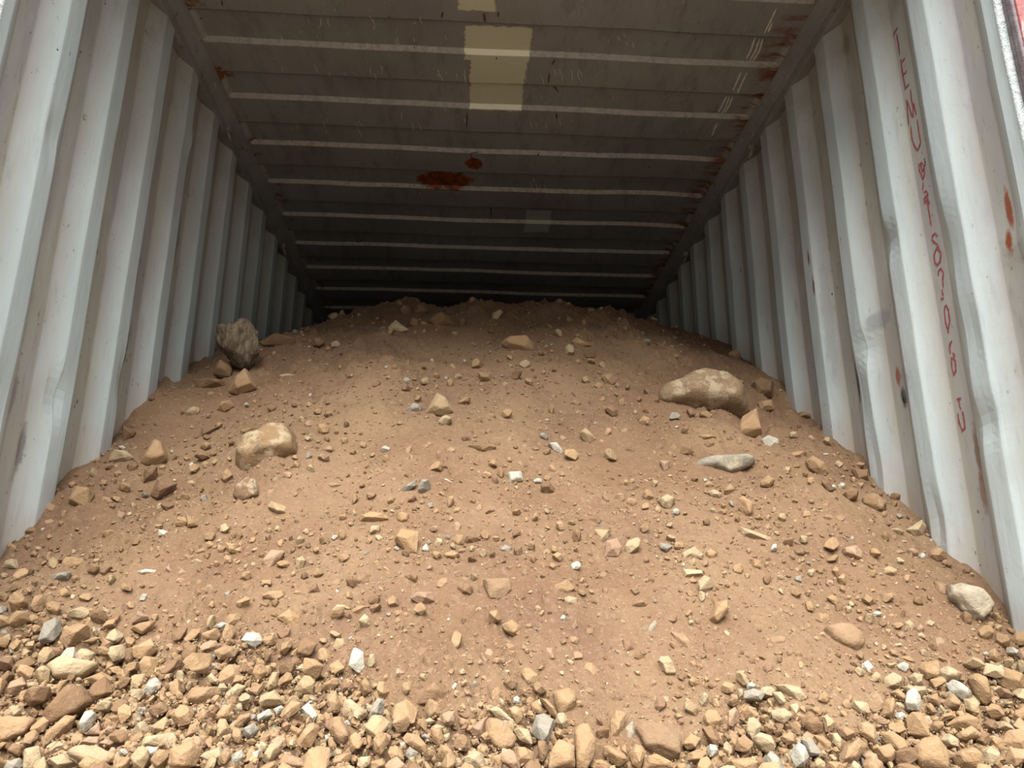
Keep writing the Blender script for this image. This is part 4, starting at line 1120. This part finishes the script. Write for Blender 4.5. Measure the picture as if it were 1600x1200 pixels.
def throw(n_try, r_lo, r_hi, want, prob, use_mask, gap=.9, lift=.25, pw=2.0):
    """dart throwing on the surface; returns positions and radii"""
    out = []
    X, Y = sample(n_try); Z = heap_h(X, Y, False); Zf = heap_h(X, Y); px, py = project(np.stack([X, Y, Z], 1))
    den = density(px, py); dist = np.sqrt(X**2+Y**2+(Z-CZ)**2)
    rad = r_lo+(r_hi-r_lo)*rng.random(n_try)**pw
    ok = (rng.random(n_try) < prob(den)) & (px > -60) & (px < 1660) & (py < 1300) & (py > 460)
    for i in np.nonzero(ok)[0]:
        rp = rad[i]/dist[i]*FPX/2*gap; cx, cy = px[i]/2+MO, py[i]/2+MO-rp*.2
        if use_mask:
            x0, x1 = int(cx-rp), int(cx+rp)+1; y0, y1 = int(cy-rp*.8), int(cy+rp*.8)+1
            if x0 < 0 or y0 < 0 or x1 >= mask.shape[1] or y1 >= mask.shape[0]:
                if px[i] < -40 or px[i] > 1640 or py[i] > 1270: continue
                x0 = max(x0, 0); y0 = max(y0, 0)
            if mask[y0:y1+1, x0:x1+1].mean() > .12: continue
            mask[y0:y1+1, x0:x1+1] = True
        out.append((X[i], Y[i], Zf[i], rad[i]))
        if len(out) >= want: break
    return np.array(out)
def scatter(name, pts, sub, nshape, lift, label, seed, smooth=True, flat=.75):
    shapes = [rand_rock(sub, seed*50+k, .045 if smooth else 0, (1, random.uniform(.6, .92), random.uniform(.45, .8))) for k in range(nshape)]
    g = np.random.default_rng(seed); n = len(pts)
    Q = g.normal(size=(n, 4)); Q /= np.linalg.norm(Q, axis=1)[:, None]; w_, x_, y_, z_ = Q.T
    R = np.stack([1-2*(y_*y_+z_*z_), 2*(x_*y_-z_*w_), 2*(x_*z_+y_*w_), 2*(x_*y_+z_*w_), 1-2*(x_*x_+z_*z_), 2*(y_*z_-x_*w_), 2*(x_*z_-y_*w_), 2*(y_*z_+x_*w_), 1-2*(x_*x_+y_*y_)], 1).reshape(n, 3, 3)
    off = np.stack([pts[:, 0], pts[:, 1]-pts[:, 3]*lift*.6, pts[:, 2]+pts[:, 3]*lift], 1)
    c_ = COLS[g.integers(0, len(COLS), n)]*g.uniform(.85, 1.12, (n, 1)); c_ = np.clip(np.concatenate([c_, np.ones((n, 1))], 1), 0, 1)
    which = g.integers(0, nshape, n); VV, FF, CC, k0 = [], [], [], 0
    for k, (Vs, Fs) in enumerate(shapes):
        ix = np.nonzero(which == k)[0]; m = len(ix)
        if not m: continue
        V = np.einsum('nij,vj->nvi', R[ix], Vs)*pts[ix, 3][:, None, None]+off[ix][:, None, :]
        VV.append(V.reshape(-1, 3)); FF.append((Fs[None]+(np.arange(m)*len(Vs))[:, None, None]).reshape(-1, 3)+k0)
        CC.append(np.repeat(c_[ix], len(Vs), 0)); k0 += m*len(Vs)
    F = np.concatenate(FF); TRI.append((name, n, len(F)))
    me = mesh_np(name, np.concatenate(VV), F, GRAVEL, False, cols=np.concatenate(CC))
    return add(name, me, kind='stuff', label=label, category='gravel')
TRI = []
random.seed(3)
# loose stones packed between the rocks of the heap's foot, then finer gravel in what is left
p1 = throw(150000, .018, .036, 1000, lambda d: np.where(d > .95, 1.0, .0008), True, .74, pw=1.3)
p2 = throw(260000, .0075, .020, 3000, lambda d: np.where(d > .95, 1.0, d**2*.22), True, .75, pw=1.2)
# the largest of them are things of their own
z1 = heap_h(p1[:, 0], p1[:, 1], False); sx1, sy1 = project(np.stack([p1[:, 0], p1[:, 1], z1], 1))
big = p1[:, 3]/np.sqrt(p1[:, 0]**2+p1[:, 1]**2+(z1-CZ)**2)*((sx1 > -10) & (sx1 < 1610) & (sy1 < 1210))
order1 = np.argsort(-big); top = order1[:280]; rest = order1[280:]
g1 = np.random.default_rng(91); TONES = ['t']*8+['o']*4+['y']*3+['b']*3+['c']*3+['p', 'r', 'w', 'g']; bank = []
for k in range(26):
    q_ = (1, float(g1.uniform(.6, .92)), float(g1.uniform(.45, .8))); V, F = rand_rock(int(g1.integers(12, 16)), 700+k, .045, q_)
    bank.append((mesh_np('stone', V, F, LOOSE, False), 'flat' if q_[2] < .56 else ('oblong' if q_[1] < .72 else 'blocky')))
for i in top:
    x, y, z, r_ = p1[i]; me, shp = bank[int(g1.integers(0, 26))]; code = TONES[int(g1.integers(0, len(TONES)))]
    o = add('stone', me); q = g1.normal(size=4); q /= np.linalg.norm(q)
    o.rotation_mode = 'QUATERNION'; o.rotation_quaternion = q; o.scale = (r_, r_, r_); o.location = (x, y-r_*.18, z+r_*.30)
    c_ = np.array(lin(PAL[code])[:3])*g1.uniform(.9, 1.08); o.color = (*np.clip(c_, 0, 1), 1.0)
    o['label'] = auto_label(np.array([sx1[i], sy1[i]]), CW[code], 'small ' if big[i]*FPX < 13 else ('large ' if big[i]*FPX > 19 else ''), shp, False)
    o['category'] = 'stone'; o['group'] = 'loose stones along the foot of the heap'
p1 = p1[rest]
scatter('loose_stones', p1, 14, 24, .30, 'loose tan stones packed between the larger rocks along the foot of the heap', 21)
scatter('coarse_gravel', p2, 12, 24, .30, 'coarse tan gravel filling the gaps at the foot and in trails', 22)
p3 = throw(200000, .004, .0095, 5600, lambda d: np.where(d > .95, .8, .004+d**1.4*.55), True, .8, pw=1.2)
scatter('fine_gravel', p3, 10, 20, .25, 'fine angular gravel lying in trails down the soil slope', 23, False)
p4 = throw(160000, .009, .018, 5200, lambda d: np.where(d > .95, 1.0, 0), False)
p4[:, 2] -= .016
scatter('under_layer_stones', p4, 12, 16, .05, 'shadowed lower layer of stones under the rocks at the bottom', 24)
p7 = throw(9000, .009, .024, 620, lambda d: np.where(d > .95, 0, .5), True, .8, pw=1.6)
CL = COLS; COLS = np.array([lin(c_)[:3] for c_ in ((178, 142, 106), (190, 152, 116), (166, 130, 98), (196, 160, 126))])
scatter('half_buried_stones', p7, 13, 24, -.12, 'dusty soil-coloured stones half buried all over the slope', 27)
COLS = np.array([lin(c_)[:3] for c_ in ((174, 138, 104), (182, 146, 112), (166, 130, 98), (188, 154, 118))])
p6 = throw(60000, .004, .012, 3400, lambda d: np.where(d > .95, .1, .15+.6*d), False, pw=1.8)
scatter('soil_clods', p6, 11, 16, -.05, 'dusty soil clods crumbled over the slope', 26)
COLS = CL
p5 = throw(170000, .0014, .0046, 34000, lambda d: .30+.6*d, False, pw=2.2)
scatter('grit', p5, 7, 10, .2, 'pale grit and crumbs strewn over the whole soil slope', 25, False)
print('TRI', TRI)
print('STONES', len(recs), len(p1), len(p2), len(p3), len(p4), len(p5), 'labels unique', len(set(r[3] for r in recs)) == len(recs))
